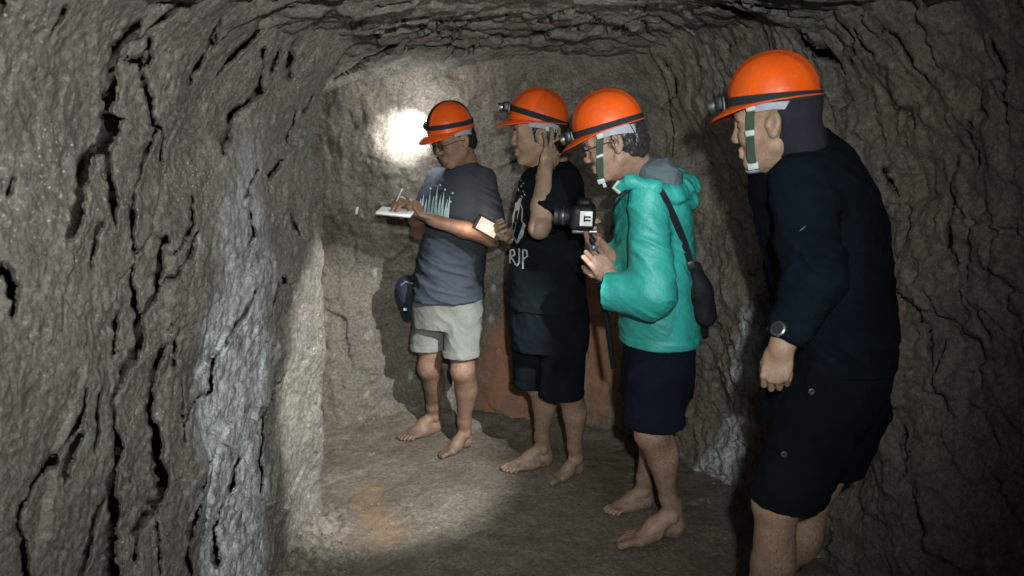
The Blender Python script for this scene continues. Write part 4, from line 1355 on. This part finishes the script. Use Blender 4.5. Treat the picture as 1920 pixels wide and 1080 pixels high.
# ================================================================ person with a hand to his jaw
def person_two():
    root = empty('person', (P2_RF[0] + P2_LF[0]) / 2)
    tag(root, 'man in black printed T-shirt with one hand raised to his jaw', 'person', 'people in orange helmets')
    hc = at(1010, 252, 3.36); R = frame(-1.0, 0.02, 2)
    neck = at(1036, 312, 3.40)
    S = Sdf()
    rows = [(300, 1010, 1066, 3.40, 0.06), (312, 992, 1080, 3.40, 0.11), (330, 978, 1092, 3.40, 0.155), (365, 966, 1098, 3.40, 0.175), (420, 960, 1097, 3.40, 0.175),
            (480, 955, 1094, 3.40, 0.165), (530, 954, 1098, 3.40, 0.165), (575, 955, 1100, 3.40, 0.165)]
    S.loft(rows, shrink=0.014)
    S.loft([(555, 958, 1098, 3.41, 0.15), (620, 965, 1090, 3.41, 0.13)], shrink=0.012)
    add_head(S, hc, R, neck, 1.0, 0.058, 1.06)
    shL, elL, wrL = at(1060, 345, 3.26), at(1011, 428, 3.06), at(1022, 318, 3.20)
    S.chain([shL, elL, elL * 0.62 + wrL * 0.38, wrL], [0.050, 0.039, 0.040, 0.027], 0.02)
    add_hand(S, wrL, at(1040, 262, 3.24) - wrL, (-0.55, 0.80, 0.1), 1, [(8, 14, 10), (2, 10, 10), (6, 12, 12), (14, 18, 14)], 9, (40, 10, 12), 0.98)
    shR, elR, wrR = at(1000, 345, 3.52), at(985, 440, 3.56), at(952, 440, 3.42)
    S.chain([shR, elR, wrR], [0.050, 0.042, 0.028], 0.02)
    add_hand(S, wrR, at(925, 432, 3.33) - wrR, (0.1, -0.75, 0.45), 1, [(30, 45, 30)] * 4, 2, (45, 25, 20), 0.95)
    add_leg(S, at(1000, 620, 3.46), at(1012, 720, 3.47), *P2_RF, -1, (0.074, 0.054, 0.049, 0.031))
    add_leg(S, at(1062, 620, 3.36), at(1068, 735, 3.34), *P2_LF, 1, (0.074, 0.054, 0.049, 0.031))
    fine = [(*around(hc, 0.155), 0.0034), (*around(at(1032, 285, 3.21), 0.11), 0.0028), (*around(at(935, 435, 3.36), 0.10), 0.0032), (*around((P2_RF[0] + P2_RF[1]) / 2, 0.16), 0.0036), (*around((P2_LF[0] + P2_LF[1]) / 2, 0.16), 0.0036)]
    body_mesh(S, root, M_SKIN_B, fine)
    face_bits(root, hc, R, 1.0, M_LIPS, 1)
    hair_cap(root, hc, R, 1.0, M_HAIR, -0.06, 0.022, 13)
    hd = lambda x, y, z: hc + x * R[0] + y * R[1] + z * R[2]
    # thin moustache and goatee
    bd = Sdf(); bd.ell(hd(0.078, 0, -0.108), (0.018, 0.018, 0.014), R, 0.01)
    V, F = mesh_sdf(bd, 0.003)
    link_mesh('goatee', V, F, M_HAIR, root)
    T = Sdf(); T.loft(rows, k=0.03)
    for a, b, r0, r1 in ((shL, elL * 0.80 + shL * 0.20, 0.068, 0.075), (shR, elR * 0.9 + shR * 0.1, 0.066, 0.070)):
        q = Sdf(); q.cap(a, b, r0, r1, 0.02, flat=True); T.sub(q, 0.035)
    T.disp(creases(0.007, 8, 8, 13, 51, shear=6))
    T.cut(at(1040, 300, 3.40) + np.array([0, 0, 0.012]), R[0] * 0.25 + np.array([0, 0, 1.0]))
    _, V, F = cloth('shirt', T, 0.006, M_TEE2, root)
    bvh = BVHTree.FromPolygons(V.tolist(), F.tolist())
    st = [[(962, 445, 3), (966, 410, 10), (972, 384, 9), (977, 372, 4)], [(962, 440, 2), (970, 456, 3), (978, 440, 8), (983, 420, 4)], [(968, 380, 2), (964, 410, 2), (958, 440, 2), (957, 470, 3), (957, 490, 2)],
          [(974, 375, 2), (980, 392, 2), (979, 415, 2), (986, 424, 3)],
          [(957, 494, 3), (958, 470, 3), (964, 468, 3), (966, 477, 3), (959, 482, 3), (967, 494, 3)],       # R
          [(974, 466, 3), (974, 492, 3), (970, 498, 3), (966, 494, 3)],                                     # J
          [(981, 504, 3), (981, 468, 3), (988, 470, 3), (989, 480, 3), (982, 486, 3)]]                      # P
    rr = np.random.RandomState(5)
    for k in range(16):
        x, y = 972 + rr.uniform(-4, 12), 325 + k * 2.7 + rr.uniform(-2, 2)
        st.append([(x, y, 2.5), (x + rr.uniform(-3, 3), y + rr.uniform(2, 5), 1.5)])
    print_marks('shirt_print', bvh, st, M_PRINTW, root)
    H = Sdf(); H.loft([(560, 955, 1101, 3.41, 0.165), (600, 956, 1104, 3.41, 0.16), (650, 958, 1104, 3.41, 0.15)], k=0.02)
    for a, b, r0, r1 in ((at(1000, 630, 3.47), at(1000, 732, 3.48), 0.098, 0.088), (at(1056, 630, 3.36), at(1052, 754, 3.33), 0.105, 0.096)):
        q = Sdf(); q.cap(a, b, r0, r1, 0.02, flat=True); H.sub(q, 0.022)
    H.disp(creases(0.006, 9, 9, 6, 53, shear=4))
    H.disp(hem(at(1052, 742, 3.33)[2], 0.026))
    H.cut(at(1052, 742, 3.33), (0, 0.0, -1))
    cloth('shorts', H, 0.006, M_SHORT2, root)
    ho = hc + R[2] * 0.054
    RH = frame(-1.0, 0.02, -4)
    hr, L = helmet(ho, RH, '', 1.0, (0.018, 0.028), True, False)
    del hr['_lens']
    tag(hr, 'orange helmet with unlit headlamp on the man holding his jaw', 'helmet', 'orange helmets')
    chin_strap(hr, [hd(-0.030, 0.088, 0.030), hd(-0.045, 0.088, 0.0), hd(-0.058, 0.084, -0.030), hd(-0.070, 0.075, -0.055)], [R[1]] * 4, 0.010, M_WEB,
               [(hd(-0.062, 0.086, -0.036), R, (0.009, 0.003, 0.012)), (hd(-0.034, 0.090, 0.022), R, (0.008, 0.003, 0.010))])
    return wrR

wrR2 = person_two()

# the phone he holds, its torch and screen on
ph = empty('phone', at(918, 430, 3.34))
tag(ph, 'phone with bright screen held between the writing man and his neighbour', 'phone')
A = np.array([nz(at(945, 443, 3.36) - at(895, 415, 3.36)), [0, 0, 0], nz((-0.12, -0.95, 0.28))]); A[1] = nz(np.cross(A[2], A[0])); A[2] = np.cross(A[0], A[1])
cP = at(916, 427, 3.33)
Geo().box(cP, A, (0.062, 0.034, 0.0045), 0.3).build('phone_case', M_BLACKP, ph)
Geo().box(cP + A[2] * 0.0052 - A[0] * 0.004, A, (0.044, 0.027, 0.0010), 0.1).build('screen', plain('screen_glow', (0.20, 0.15, 0.11), 0.3, emit=(1.0, 0.74, 0.56), es=0.90), ph)
for i, (u, v) in enumerate(((0.058, 0.012), (0.058, -0.006), (0.064, 0.004))):
    Geo().lathe(cP + A[2] * 0.004 + A[0] * u + A[1] * v, A[2], [(0, 0.0042), (0.002, 0.004), (0.0024, 0.002)], 10).build('button', M_BUCKLE, ph)
ld = bpy.data.lights.new('phone_light', 'POINT'); ld.energy = 0.9; ld.shadow_soft_size = 0.012; ld.color = (1.0, 0.80, 0.66)
lo = bpy.data.objects.new('phone_light', ld); COL.objects.link(lo); lo.location = at(893, 423, 3.42)

# ================================================================ person in the teal rain jacket
def person_three():
    root = empty('person', (P3_RF[0] + P3_LF[0]) / 2)
    tag(root, 'person in teal rain jacket and dark shorts bending over a camera', 'person', 'people in orange helmets')
    hc = at(1150, 266, 2.84); R = frame(-0.99, 0.12, 20)
    neck = at(1198, 322, 2.90)
    S = Sdf()
    rows = [(322, 1192, 1262, 2.92, 0.09), (338, 1172, 1280, 2.92, 0.15), (360, 1160, 1290, 2.92, 0.175), (410, 1153, 1298, 2.92, 0.185), (480, 1154, 1302, 2.92, 0.175),
            (560, 1160, 1309, 2.92, 0.17), (620, 1164, 1312, 2.92, 0.17), (650, 1166, 1309, 2.92, 0.165), (690, 1168, 1304, 2.92, 0.16)]
    S.loft(rows, shrink=0.022)
    S.loft([(640, 1172, 1300, 2.92, 0.14), (700, 1176, 1285, 2.92, 0.12)], shrink=0.01)
    add_head(S, hc, R, neck, 1.0, 0.056)
    shL, elL, wrL = at(1214, 372, 2.76), at(1222, 552, 2.68), at(1146, 520, 2.79)
    S.chain([shL, elL, wrL], [0.05, 0.043, 0.028], 0.02)
    add_hand(S, wrL, at(1118, 486, 2.79) - wrL, (-0.25, 0.9, 0.2), -1, [(38, 58, 35), (42, 60, 35), (48, 62, 38), (52, 64, 38)], 2, (40, 35, 22), 0.95)
    shR, elR, wrR = at(1205, 372, 3.06), at(1190, 520, 3.02), at(1132, 470, 2.90)
    S.chain([shR, elR, wrR], [0.05, 0.043, 0.028], 0.02)
    add_hand(S, wrR, at(1105, 440, 2.88) - wrR, (-0.2, -0.5, 0.85), 1, [(30, 50, 35)] * 4, 2, (40, 30, 20), 0.95)
    add_leg(S, at(1228, 700, 3.00), at(1222, 800, 3.02), *P3_RF, -1, (0.074, 0.056, 0.050, 0.030))
    add_leg(S, at(1232, 700, 2.84), at(1222, 812, 2.78), *P3_LF, 1, (0.074, 0.057, 0.052, 0.030))
    fine = [(*around(hc, 0.155), 0.0032), (*around(at(1128, 490, 2.79), 0.10), 0.0028), (*around(at(1115, 452, 2.89), 0.09), 0.0032), (*around((P3_RF[0] + P3_RF[1]) / 2, 0.16), 0.0034), (*around((P3_LF[0] + P3_LF[1]) / 2, 0.16), 0.0030)]
    body_mesh(S, root, M_SKIN_C, fine)
    face_bits(root, hc, R, 1.0, M_LIPS, 1)
    hair_cap(root, hc, R, 1.0, M_HAIR_C, -0.062, 0.000, 23, 0.003)
    strand_hair(root, hc, R, 1.0, M_HAIR_C, 6, 150, -0.06, 0.01)
    J = Sdf(); J.loft(rows, k=0.03)
    for a, m, b, r0, r1, r2 in ((shL, elL, at(1136, 546, 2.75), 0.066, 0.080, 0.066), (shR, elR, wrR * 0.8 + elR * 0.2, 0.078, 0.080, 0.062)):
        q = Sdf(); q.cap(a, m, r0, r1, 0.02); q.cap(m, b, r1, r2, 0.03, flat=True); J.sub(q, 0.03)
    J.disp(creases(0.010, 5, 5, 8, 61, shear=8, swirl=0.4))
    J.disp(creases(0.0026, 13, 13, 24, 65, shear=16, swirl=0.4))
    J.disp(hem(at(1230, 660, 2.76)[2], 0.03, 0.006))
    J.cut(at(1230, 660, 2.76), (0.0, 0.0, -1))
    J.cut(at(1200, 330, 2.92) + np.array([0, 0, 0.03]), R[0] * 0.35 + np.array([0, 0, 1.0]))
    jk, V, F = cloth('rain_jacket', J, 0.0055, M_JACKET, root)
    # hem seam and cuff bands
    hz = at(1230, 652, 2.92)[2]
    hood = Sdf()
    hp = [at(1162, 352, 2.76), at(1185, 340, 2.74), at(1222, 352, 2.73), at(1262, 366, 2.78), at(1286, 352, 2.90), at(1266, 330, 3.02), at(1210, 322, 3.06)]
    hood.chain(hp, [0.018, 0.022, 0.026, 0.036, 0.042, 0.034, 0.024], 0.02)
    hood.chain([at(1262, 368, 2.86), at(1282, 376, 2.90), at(1278, 394, 2.90)], [0.044, 0.042, 0.026], 0.03)
    hood.disp(creases(0.010, 9, 9, 11, 67, shear=8, swirl=0.7))
    cloth('hood', hood, 0.005, M_JACKET, root)
    lin = Sdf(); lin.ell(at(1236, 330, 2.86), (0.088, 0.11, 0.052), frame(1, 0, 22), 0.02)
    lin.ell(at(1240, 318, 2.88), (0.052, 0.09, 0.042), frame(1, 0, 10), 0.03)
    lin.disp(creases(0.010, 10, 10, 10, 69))
    cloth('hood_lining', lin, 0.005, M_LINING, root)
    H = Sdf(); H.loft([(610, 1174, 1298, 2.92, 0.150), (645, 1170, 1302, 2.92, 0.155), (700, 1166, 1302, 2.92, 0.155), (740, 1165, 1298, 2.92, 0.15)], k=0.02)
    for a, b, r0, r1 in ((at(1230, 720, 3.02), at(1232, 820, 3.03), 0.10, 0.092), (at(1230, 720, 2.84), at(1222, 832, 2.80), 0.112, 0.108)):
        q = Sdf(); q.cap(a, b, r0, r1, 0.02, flat=True); H.sub(q, 0.022)
    H.disp(creases(0.006, 9, 9, 5, 73, shear=3))
    H.disp(hem(at(1222, 816, 2.70)[2], 0.026))
    H.cut(at(1222, 816, 2.70), (0, 0.0, -1))
    cloth('shorts', H, 0.006, M_SHORT3, root)
    ho = hc + R[2] * 0.052
    RH = frame(-0.99, 0.12, 17)
    hr, L = helmet(ho, RH, '', 1.0, (0.006, 0.002), True, False)
    tag(hr, 'orange helmet with green chin strap on the person in the teal jacket', 'helmet', 'orange helmets')
    hd = lambda x, y, z: hc + x * R[0] + y * R[1] + z * R[2]
    chin_strap(hr, [hd(0.030, 0.086, 0.045), hd(0.046, 0.082, 0.005), hd(0.062, 0.072, -0.040), hd(0.076, 0.055, -0.085), hd(0.082, 0.042, -0.118)], [R[1]] * 5, 0.0115, M_WEB,
               [(hd(0.034, 0.088, 0.036), R, (0.014, 0.003, 0.009)), (hd(0.058, 0.078, -0.028), R, (0.013, 0.003, 0.005)), (hd(0.082, 0.045, -0.112), R, (0.013, 0.004, 0.009)), (hd(0.076, 0.040, -0.128), R, (0.006, 0.004, 0.010))])
    g = empty('glasses', hd(0.09, 0, 0.004))
    tag(g, 'dark framed glasses on the person in the teal jacket', 'glasses', 'glasses')
    glasses(g, hd, R)
    z = Geo(); z.tube([at(1160, 340, 2.74), at(1150, 352, 2.73), at(1162, 362, 2.73)], 0.006, 6)
    z.build('collar_toggle', M_BUCKLE, root)
    return hr, RH, ho, BVHTree.FromPolygons(V.tolist(), F.tolist())

hr3, RH3, ho3, bvh3 = person_three()
del hr3['_lens']
# the camera held out in front, on a hand grip
cr = empty('camera_rig', at(1100, 440, 2.86))
tag(cr, 'black camera on a hand grip held by the person in teal', 'camera')
D = nz((-1.0, 0.12, 0.02)); Lf = np.array([-D[1], D[0], 0.0]); Up = nz(np.cross(D, Lf)); AX = np.array([D, Lf, Up])
if Up[2] < 0: Up = -Up; AX[2] = Up
cB = at(1098, 406, 2.87)
Geo().box(cB, AX, (0.036, 0.066, 0.046), 0.25).box(cB + Up * 0.05 + D * 0.006, AX, (0.026, 0.030, 0.016), 0.4).box(cB + D * 0.03 + Lf * 0.05, AX, (0.024, 0.018, 0.044), 0.5).build('camera_body', M_CAMERA, cr)
ln = Geo().lathe(cB + D * 0.03, D, [(0, 0.034), (0.012, 0.036), (0.016, 0.033), (0.045, 0.034), (0.047, 0.036), (0.066, 0.036), (0.068, 0.034), (0.080, 0.035), (0.082, 0.030), (0.074, 0.026)], 28).build('camera_lens', M_CAMERA, cr)
Geo().lathe(cB + D * 0.077, D, [(0, 0.0355), (0.0025, 0.0362), (0.005, 0.0355)], 28).build('lens_ring', M_CHROME, ln)
Geo().lathe(cB + D * 0.104, D, [(0, 0.027), (0.004, 0.018), (0.005, 0.004)], 24).build('front_glass', plain('coated_glass', (0.02, 0.02, 0.05), 0.05), ln)
NT_s = plain('pale_panel', (0.60, 0.61, 0.60), 0.4)
sd = Geo().box(cB - Lf * 0.0 + Lf * (0.068 if Lf[1] < 0 else -0.068) - D * 0.004, AX, (0.022, 0.0015, 0.026), 0.2).build('side_screen', NT_s, cr)
sgn = 1 if Lf[1] < 0 else -1
for k, (u, v, a, b) in enumerate(((-0.006, 0.006, 0.010, 0.003), (-0.006, -0.006, 0.010, 0.003), (0.006, 0.0, 0.0025, 0.011))):
    Geo().box(cB + Lf * sgn * 0.0702 - D * 0.004 + D * u + Up * v, AX, (a, 0.0008, b), 0.1).build('screen_mark', M_CAMERA, sd)
gp = at(1116, 458, 2.85)
Geo().box(cB - Up * 0.052, AX, (0.046, 0.026, 0.007), 0.3).build('mount_plate', plain('grey_metal', (0.35, 0.36, 0.37), 0.35, metal=0.7), cr)
Geo().tube([cB - Up * 0.056, gp, at(1120, 480, 2.84), at(1122, 530, 2.83)], [0.013, 0.014, 0.0165, 0.0165], 14).build('grip_handle', M_CAMERA, cr)
Geo().tube([at(1123, 532, 2.83), at(1138, 600, 2.84), at(1150, 690, 2.86)], [0.012, 0.011, 0.010], 12).build('support_pole', M_CAMERA, cr)
Geo().lathe(at(1112, 465, 2.81), (-0.2, -1, 0.1), [(0, 0.011), (0.01, 0.0105), (0.012, 0.006)], 14).build('control_knob', plain('knob_blue', (0.05, 0.07, 0.13), 0.3), cr)
Geo().tube([cB - D * 0.03 + Lf * sgn * 0.05 + Up * 0.03, at(1148, 395, 2.82), at(1163, 372, 2.72), at(1190, 345, 2.76)], 0.004, 6).build('neck_strap', M_STRAP, cr)

# shoulder bag and its strap
bg = empty('shoulder_bag', at(1318, 600, 2.86))
tag(bg, 'slim black bag slung behind the person in the teal jacket', 'bag')
B = Sdf(); B.chain([at(1303, 505, 2.82), at(1313, 545, 2.82), at(1322, 592, 2.82)], [0.026, 0.040, 0.042], 0.03)
B.cap(at(1318, 605, 2.86), at(1320, 628, 2.88), 0.022, 0.016, 0.02)
B.disp(creases(0.005, 10, 10, 8, 91))
V, F = mesh_sdf(B, 0.0045)
link_mesh('bag_body', V, F, M_BAG, bg)
sp = []
for px, py in ((1232, 352), (1246, 375), (1258, 400), (1270, 425), (1281, 455), (1291, 485)):
    q = raycast_px(bvh3, px, py, 0.004)
    if q is not None:
        sp.append(q)
sp.append(at(1302, 508, 2.78))
Geo().strip(sp, [(0.25, -0.95, 0.1)] * len(sp), 0.013, 0.0018).build('strap', M_BAG, bg)
Geo().box(at(1297, 497, 2.765), np.array([nz((0.4, 0, -1)), nz((1, 0, 0.4)), (0, 1, 0)]), (0.016, 0.015, 0.005), 0.3).build('strap_slider', M_BLACKP, bg)

# ================================================================ person stooping in the foreground
def person_four():
    root = empty('person', (P4_LF[0] + P4_RF[0]) / 2)
    tag(root, 'man in dark long-sleeved shirt stooping in the foreground beside the right wall', 'person', 'people in orange helmets')
    hc = at(1452, 228, 1.97); R = frame(-0.88, 0.48, 10)
    neck = at(1492, 300, 2.00)
    S = Sdf()
    rows = [(244, 1458, 1548, 2.04, 0.085), (266, 1434, 1576, 2.03, 0.135), (305, 1414, 1605, 2.04, 0.175), (350, 1407, 1632, 2.05, 0.195), (420, 1424, 1655, 2.06, 0.19), (500, 1446, 1660, 2.07, 0.185),
            (580, 1464, 1668, 2.08, 0.178), (650, 1476, 1671, 2.08, 0.178), (760, 1474, 1662, 2.08, 0.185)]
    S.loft(rows[:-1], shrink=0.022)
    S.loft([(690, 1480, 1668, 2.08, 0.165), (780, 1450, 1630, 2.08, 0.15)], shrink=0.035)
    add_head(S, hc, R, neck, 0.90, 0.060)
    shL, elL, wrL = at(1500, 345, 1.90), at(1527, 520, 1.82), at(1466, 650, 1.78)
    S.chain([shL, elL, wrL], [0.055, 0.045, 0.029], 0.02)
    add_hand(S, wrL, at(1449, 722, 1.77) - wrL, (0.55, 0.80, -0.05), 1, [(46, 66, 36), (50, 70, 38), (54, 72, 40), (56, 72, 40)], 1, (24, 24, 20), 0.84)
    shR, elR, wrR = at(1490, 350, 2.22), at(1480, 500, 2.24), at(1490, 620, 2.22)
    S.chain([shR, elR, wrR], [0.055, 0.045, 0.029], 0.02)
    add_leg(S, at(1560, 760, 2.0), at(1458, 945, 1.92), *P4_LF, -1, (0.078, 0.055, 0.051, 0.034))
    add_leg(S, at(1605, 760, 2.14), at(1538, 905, 2.12), *P4_RF, 1, (0.078, 0.052, 0.049, 0.034))
    fine = [(*around(hc, 0.155), 0.0028), (*around(at(1455, 695, 1.77), 0.11), 0.0026)]
    body_mesh(S, root, M_SKIN_D, fine, 0.006)
    face_bits(root, hc, R, 0.90, M_LIPS, 1)
    hd = lambda x, y, z: hc + (x * R[0] + y * R[1] + z * R[2]) * 0.90
    # dark cloth worn under the helmet, falling over the nape
    N = Sdf(); N.ell(hd(-0.014, 0, 0.026), (0.097, 0.078, 0.094), R, 0.01)
    N.chain([hd(-0.040, 0, -0.02), hd(-0.060, 0, -0.070), neck - R[0] * 0.025], [0.066, 0.054, 0.050], 0.03)
    N.cut(hd(-0.018, 0, 0.0), R[0] * 1.0 + R[2] * 0.30)
    for y in (-1, 1):
        N.ell(hd(-0.004, y * 0.088, -0.010), (0.026, 0.032, 0.036), R, 0.006, 's')
    N.disp(creases(0.009, 10, 10, 12, 93))
    cloth('neck_cloth', N, 0.0042, M_FLAP, root)
    T = Sdf(); T.loft(rows, k=0.03)
    for a, m, b, r0, r1, r2 in ((shL, elL, wrL * 0.93 + elL * 0.07, 0.075, 0.068, 0.047), (shR, elR, wrR, 0.072, 0.065, 0.05)):
        q = Sdf(); q.cap(a, m, r0, r1, 0.02); q.cap(m, b, r1, r2, 0.03, flat=True); T.sub(q, 0.03)
    T.disp(creases(0.009, 6, 6, 12, 95, shear=6))
    T.disp(creases(0.004, 16, 16, 26, 97, shear=10))
    T.cut(at(1575, 716, 1.91), (0.06, 0, -1))
    T.cut(at(1500, 248, 2.03) + np.array([0, 0, 0.012]), R[0] * 0.55 + np.array([0, 0, 1.0]))
    _, V, F = cloth('shirt', T, 0.0055, M_SHIRT4, root)
    bvh = BVHTree.FromPolygons(V.tolist(), F.tolist())
    print_marks('sleeve_scuff', bvh, [[(1499, 434, 1), (1505, 429, 3), (1511, 424, 1)]], plain('scuff', (0.09, 0.10, 0.105), 0.9), root)
    H = Sdf(); H.loft([(640, 1486, 1660, 2.08, 0.165), (685, 1478, 1664, 2.08, 0.172), (740, 1452, 1648, 2.08, 0.168), (790, 1430, 1612, 2.07, 0.155)], k=0.02)
    for a, b, r0, r1 in ((at(1545, 760, 2.0), at(1450, 985, 1.92), 0.118, 0.084), (at(1598, 760, 2.14), at(1545, 940, 2.12), 0.100, 0.074)):
        q = Sdf(); q.cap(a, b, r0, r1, 0.02, flat=True); H.sub(q, 0.025)
    H.disp(creases(0.008, 8, 8, 7, 99, shear=6))
    H.disp(creases(0.003, 20, 20, 14, 101, shear=6))
    H.cut(at(1454, 962, 1.86), (-0.10, 0.10, -1))
    sh, V, F = cloth('shorts', H, 0.0055, M_SHORT4, root)
    bvh = BVHTree.FromPolygons(V.tolist(), F.tolist())
    for px, py in ((1522, 735), (1471, 852)):
        q = raycast_px(bvh, px, py, 0.002)
        if q is not None:
            Geo().lathe(q, (-0.2, -0.95, 0.1), [(0, 0.009), (0.003, 0.0085), (0.004, 0.006), (0.003, 0.003)], 14).build('button', plain('button_dull', (0.03, 0.03, 0.033), 0.4, metal=0.3), sh)
    # cargo pocket flap
    pts = [raycast_px(bvh, 1440 + 12 * i, 832 + 1.5 * i, 0.006) for i in range(8)]
    pts = [p for p in pts if p is not None]
    Geo().strip(pts, [(-0.2, -0.95, 0.1)] * len(pts), 0.022, 0.002).build('pocket_flap', M_SHORT4, sh)
    ho = hc + R[2] * 0.050 + R[0] * -0.004
    RH = frame(-0.90, 0.43, 9)
    hr, L = helmet(ho, RH, '', 0.875, (0.004, 0.010), True, M_LENS_ON)
    lp = np.array(hr['_lens']); del hr['_lens']
    ax = np.array([-0.54, 0.62, -0.57])
    spot('headlamp_beam', lp + RH[0] * 0.012, lp + RH[0] * 0.012 + ax, 285, 23.2, 0.5, 0.010, (0.97, 0.99, 1.0))
    spot('headlamp_halo', lp + RH[0] * 0.012, lp + RH[0] * 0.012 + nz((-0.50, 0.85, -0.20)), 13, 60, 0.6, 0.010, (0.95, 0.99, 1.0))
    tag(hr, 'orange helmet with green chin strap on the stooping man in the foreground', 'helmet', 'orange helmets')
    chin_strap(hr, [hd(0.036, 0.088, 0.050), hd(0.044, 0.085, 0.010), hd(0.052, 0.076, -0.040), hd(0.058, 0.060, -0.085), hd(0.058, 0.048, -0.112)], [R[1]] * 5, 0.0095, M_WEB,
               [(hd(0.038, 0.090, 0.040), R, (0.011, 0.003, 0.006)), (hd(0.049, 0.083, -0.022), R, (0.011, 0.003, 0.007)), (hd(0.058, 0.050, -0.108), R, (0.013, 0.004, 0.009))])
    chin = Sdf(); chin.ell(hd(0.066, 0.0, -0.120), (0.022, 0.031, 0.009), R, 0.01)
    V, F = mesh_sdf(chin, 0.003)
    link_mesh('chin_cup', V, F, M_HARNESS, hr)
    return wrL, elL

wrL4, elL4 = person_four()
# wristwatch
wd = nz(wrL4 - elL4); wc = wrL4 - wd * 0.028
a1 = nz(np.cross(wd, (0.3, 1, 0.2))); b1 = np.cross(wd, a1)
ww = empty('wristwatch', wc)
tag(ww, 'black wristwatch on the wrist of the stooping man', 'watch')
Geo().lathe(wc - wd * 0.011, wd, [(0, 0.044), (0.002, 0.0475), (0.020, 0.0475), (0.022, 0.044)], 28).build('watch_strap', plain('watch_rubber', (0.012, 0.012, 0.014), 0.5), ww)
out = nz(np.array([-0.75, -0.65, 0.0])); out = nz(out - wd * (out @ wd))
cs = Geo().lathe(wc + out * 0.046, out, [(0, 0.017), (0.008, 0.018), (0.010, 0.016), (0.0105, 0.0135)], 24).build('watch_case', M_CHROME, ww)
Geo().lathe(wc + out * 0.0555, out, [(0, 0.0140), (0.0018, 0.0135), (0.002, 0.008)], 24).build('dial', plain('dial_dark', (0.03, 0.03, 0.035), 0.08), cs)

# ---------------------------------------------------------------- small things on the rock
tg = Geo().box(at(669, 395, 4.04), np.array([(1, 0, 0), (0, 1, 0), nz((0.2, 0, 1))]), (0.007, 0.012, 0.020), 0.4).build('wall_peg', plain('peg_white', (0.66, 0.66, 0.6), 0.7), None, origin=at(669, 395, 4.04))
tag(tg, 'small white peg stuck in the back wall left of the notepad', 'peg')

rs = np.random.RandomState(12)
gr = Geo()
def pebble(p, r):
    bm = bmesh.new(); bmesh.ops.create_icosphere(bm, subdivisions=1, radius=1.0)
    sc = rs.uniform(0.6, 1.2, 3) * r
    jit = rs.uniform(0.8, 1.2, len(bm.verts))
    V = [np.array(v.co) * jit[i] * sc + p for i, v in enumerate(bm.verts)]
    F = [[v.index for v in f.verts] for f in bm.faces]
    bm.free(); gr.add(V, F)
def drop(px, py, spx, spy, n, r0, r1):
    for _ in range(n):
        q = ground(px + rs.normal() * spx, py + rs.normal() * spy)
        z = float(z_floor(np.array([q]))[0])
        pebble(np.array([q[0], q[1], z + r0 * 0.2]), rs.uniform(r0, r1))
drop(640, 1045, 24, 20, 60, 0.003, 0.012)
drop(830, 988, 42, 7, 45, 0.002, 0.005)
drop(700, 940, 20, 14, 16, 0.003, 0.006)
drop(735, 978, 14, 6, 14, 0.003, 0.006)
drop(840, 1048, 30, 6, 14, 0.002, 0.005)
drop(900, 1000, 200, 60, 70, 0.0015, 0.004)
drop(700, 845, 3, 2, 2, 0.006, 0.009)
drop(690, 800, 40, 10, 22, 0.004, 0.012)
drop(1380, 920, 40, 20, 30, 0.004, 0.012)
go = gr.build('gravel', rock_mat('gravel_stone', (0.15, 0.135, 0.115), (0.24, 0.22, 0.19), (0.11, 0.10, 0.085), 0.6, 0.3), None, smooth=False)
go['kind'] = 'stuff'; go['label'] = 'loose grit and small stones scattered on the cave floor'
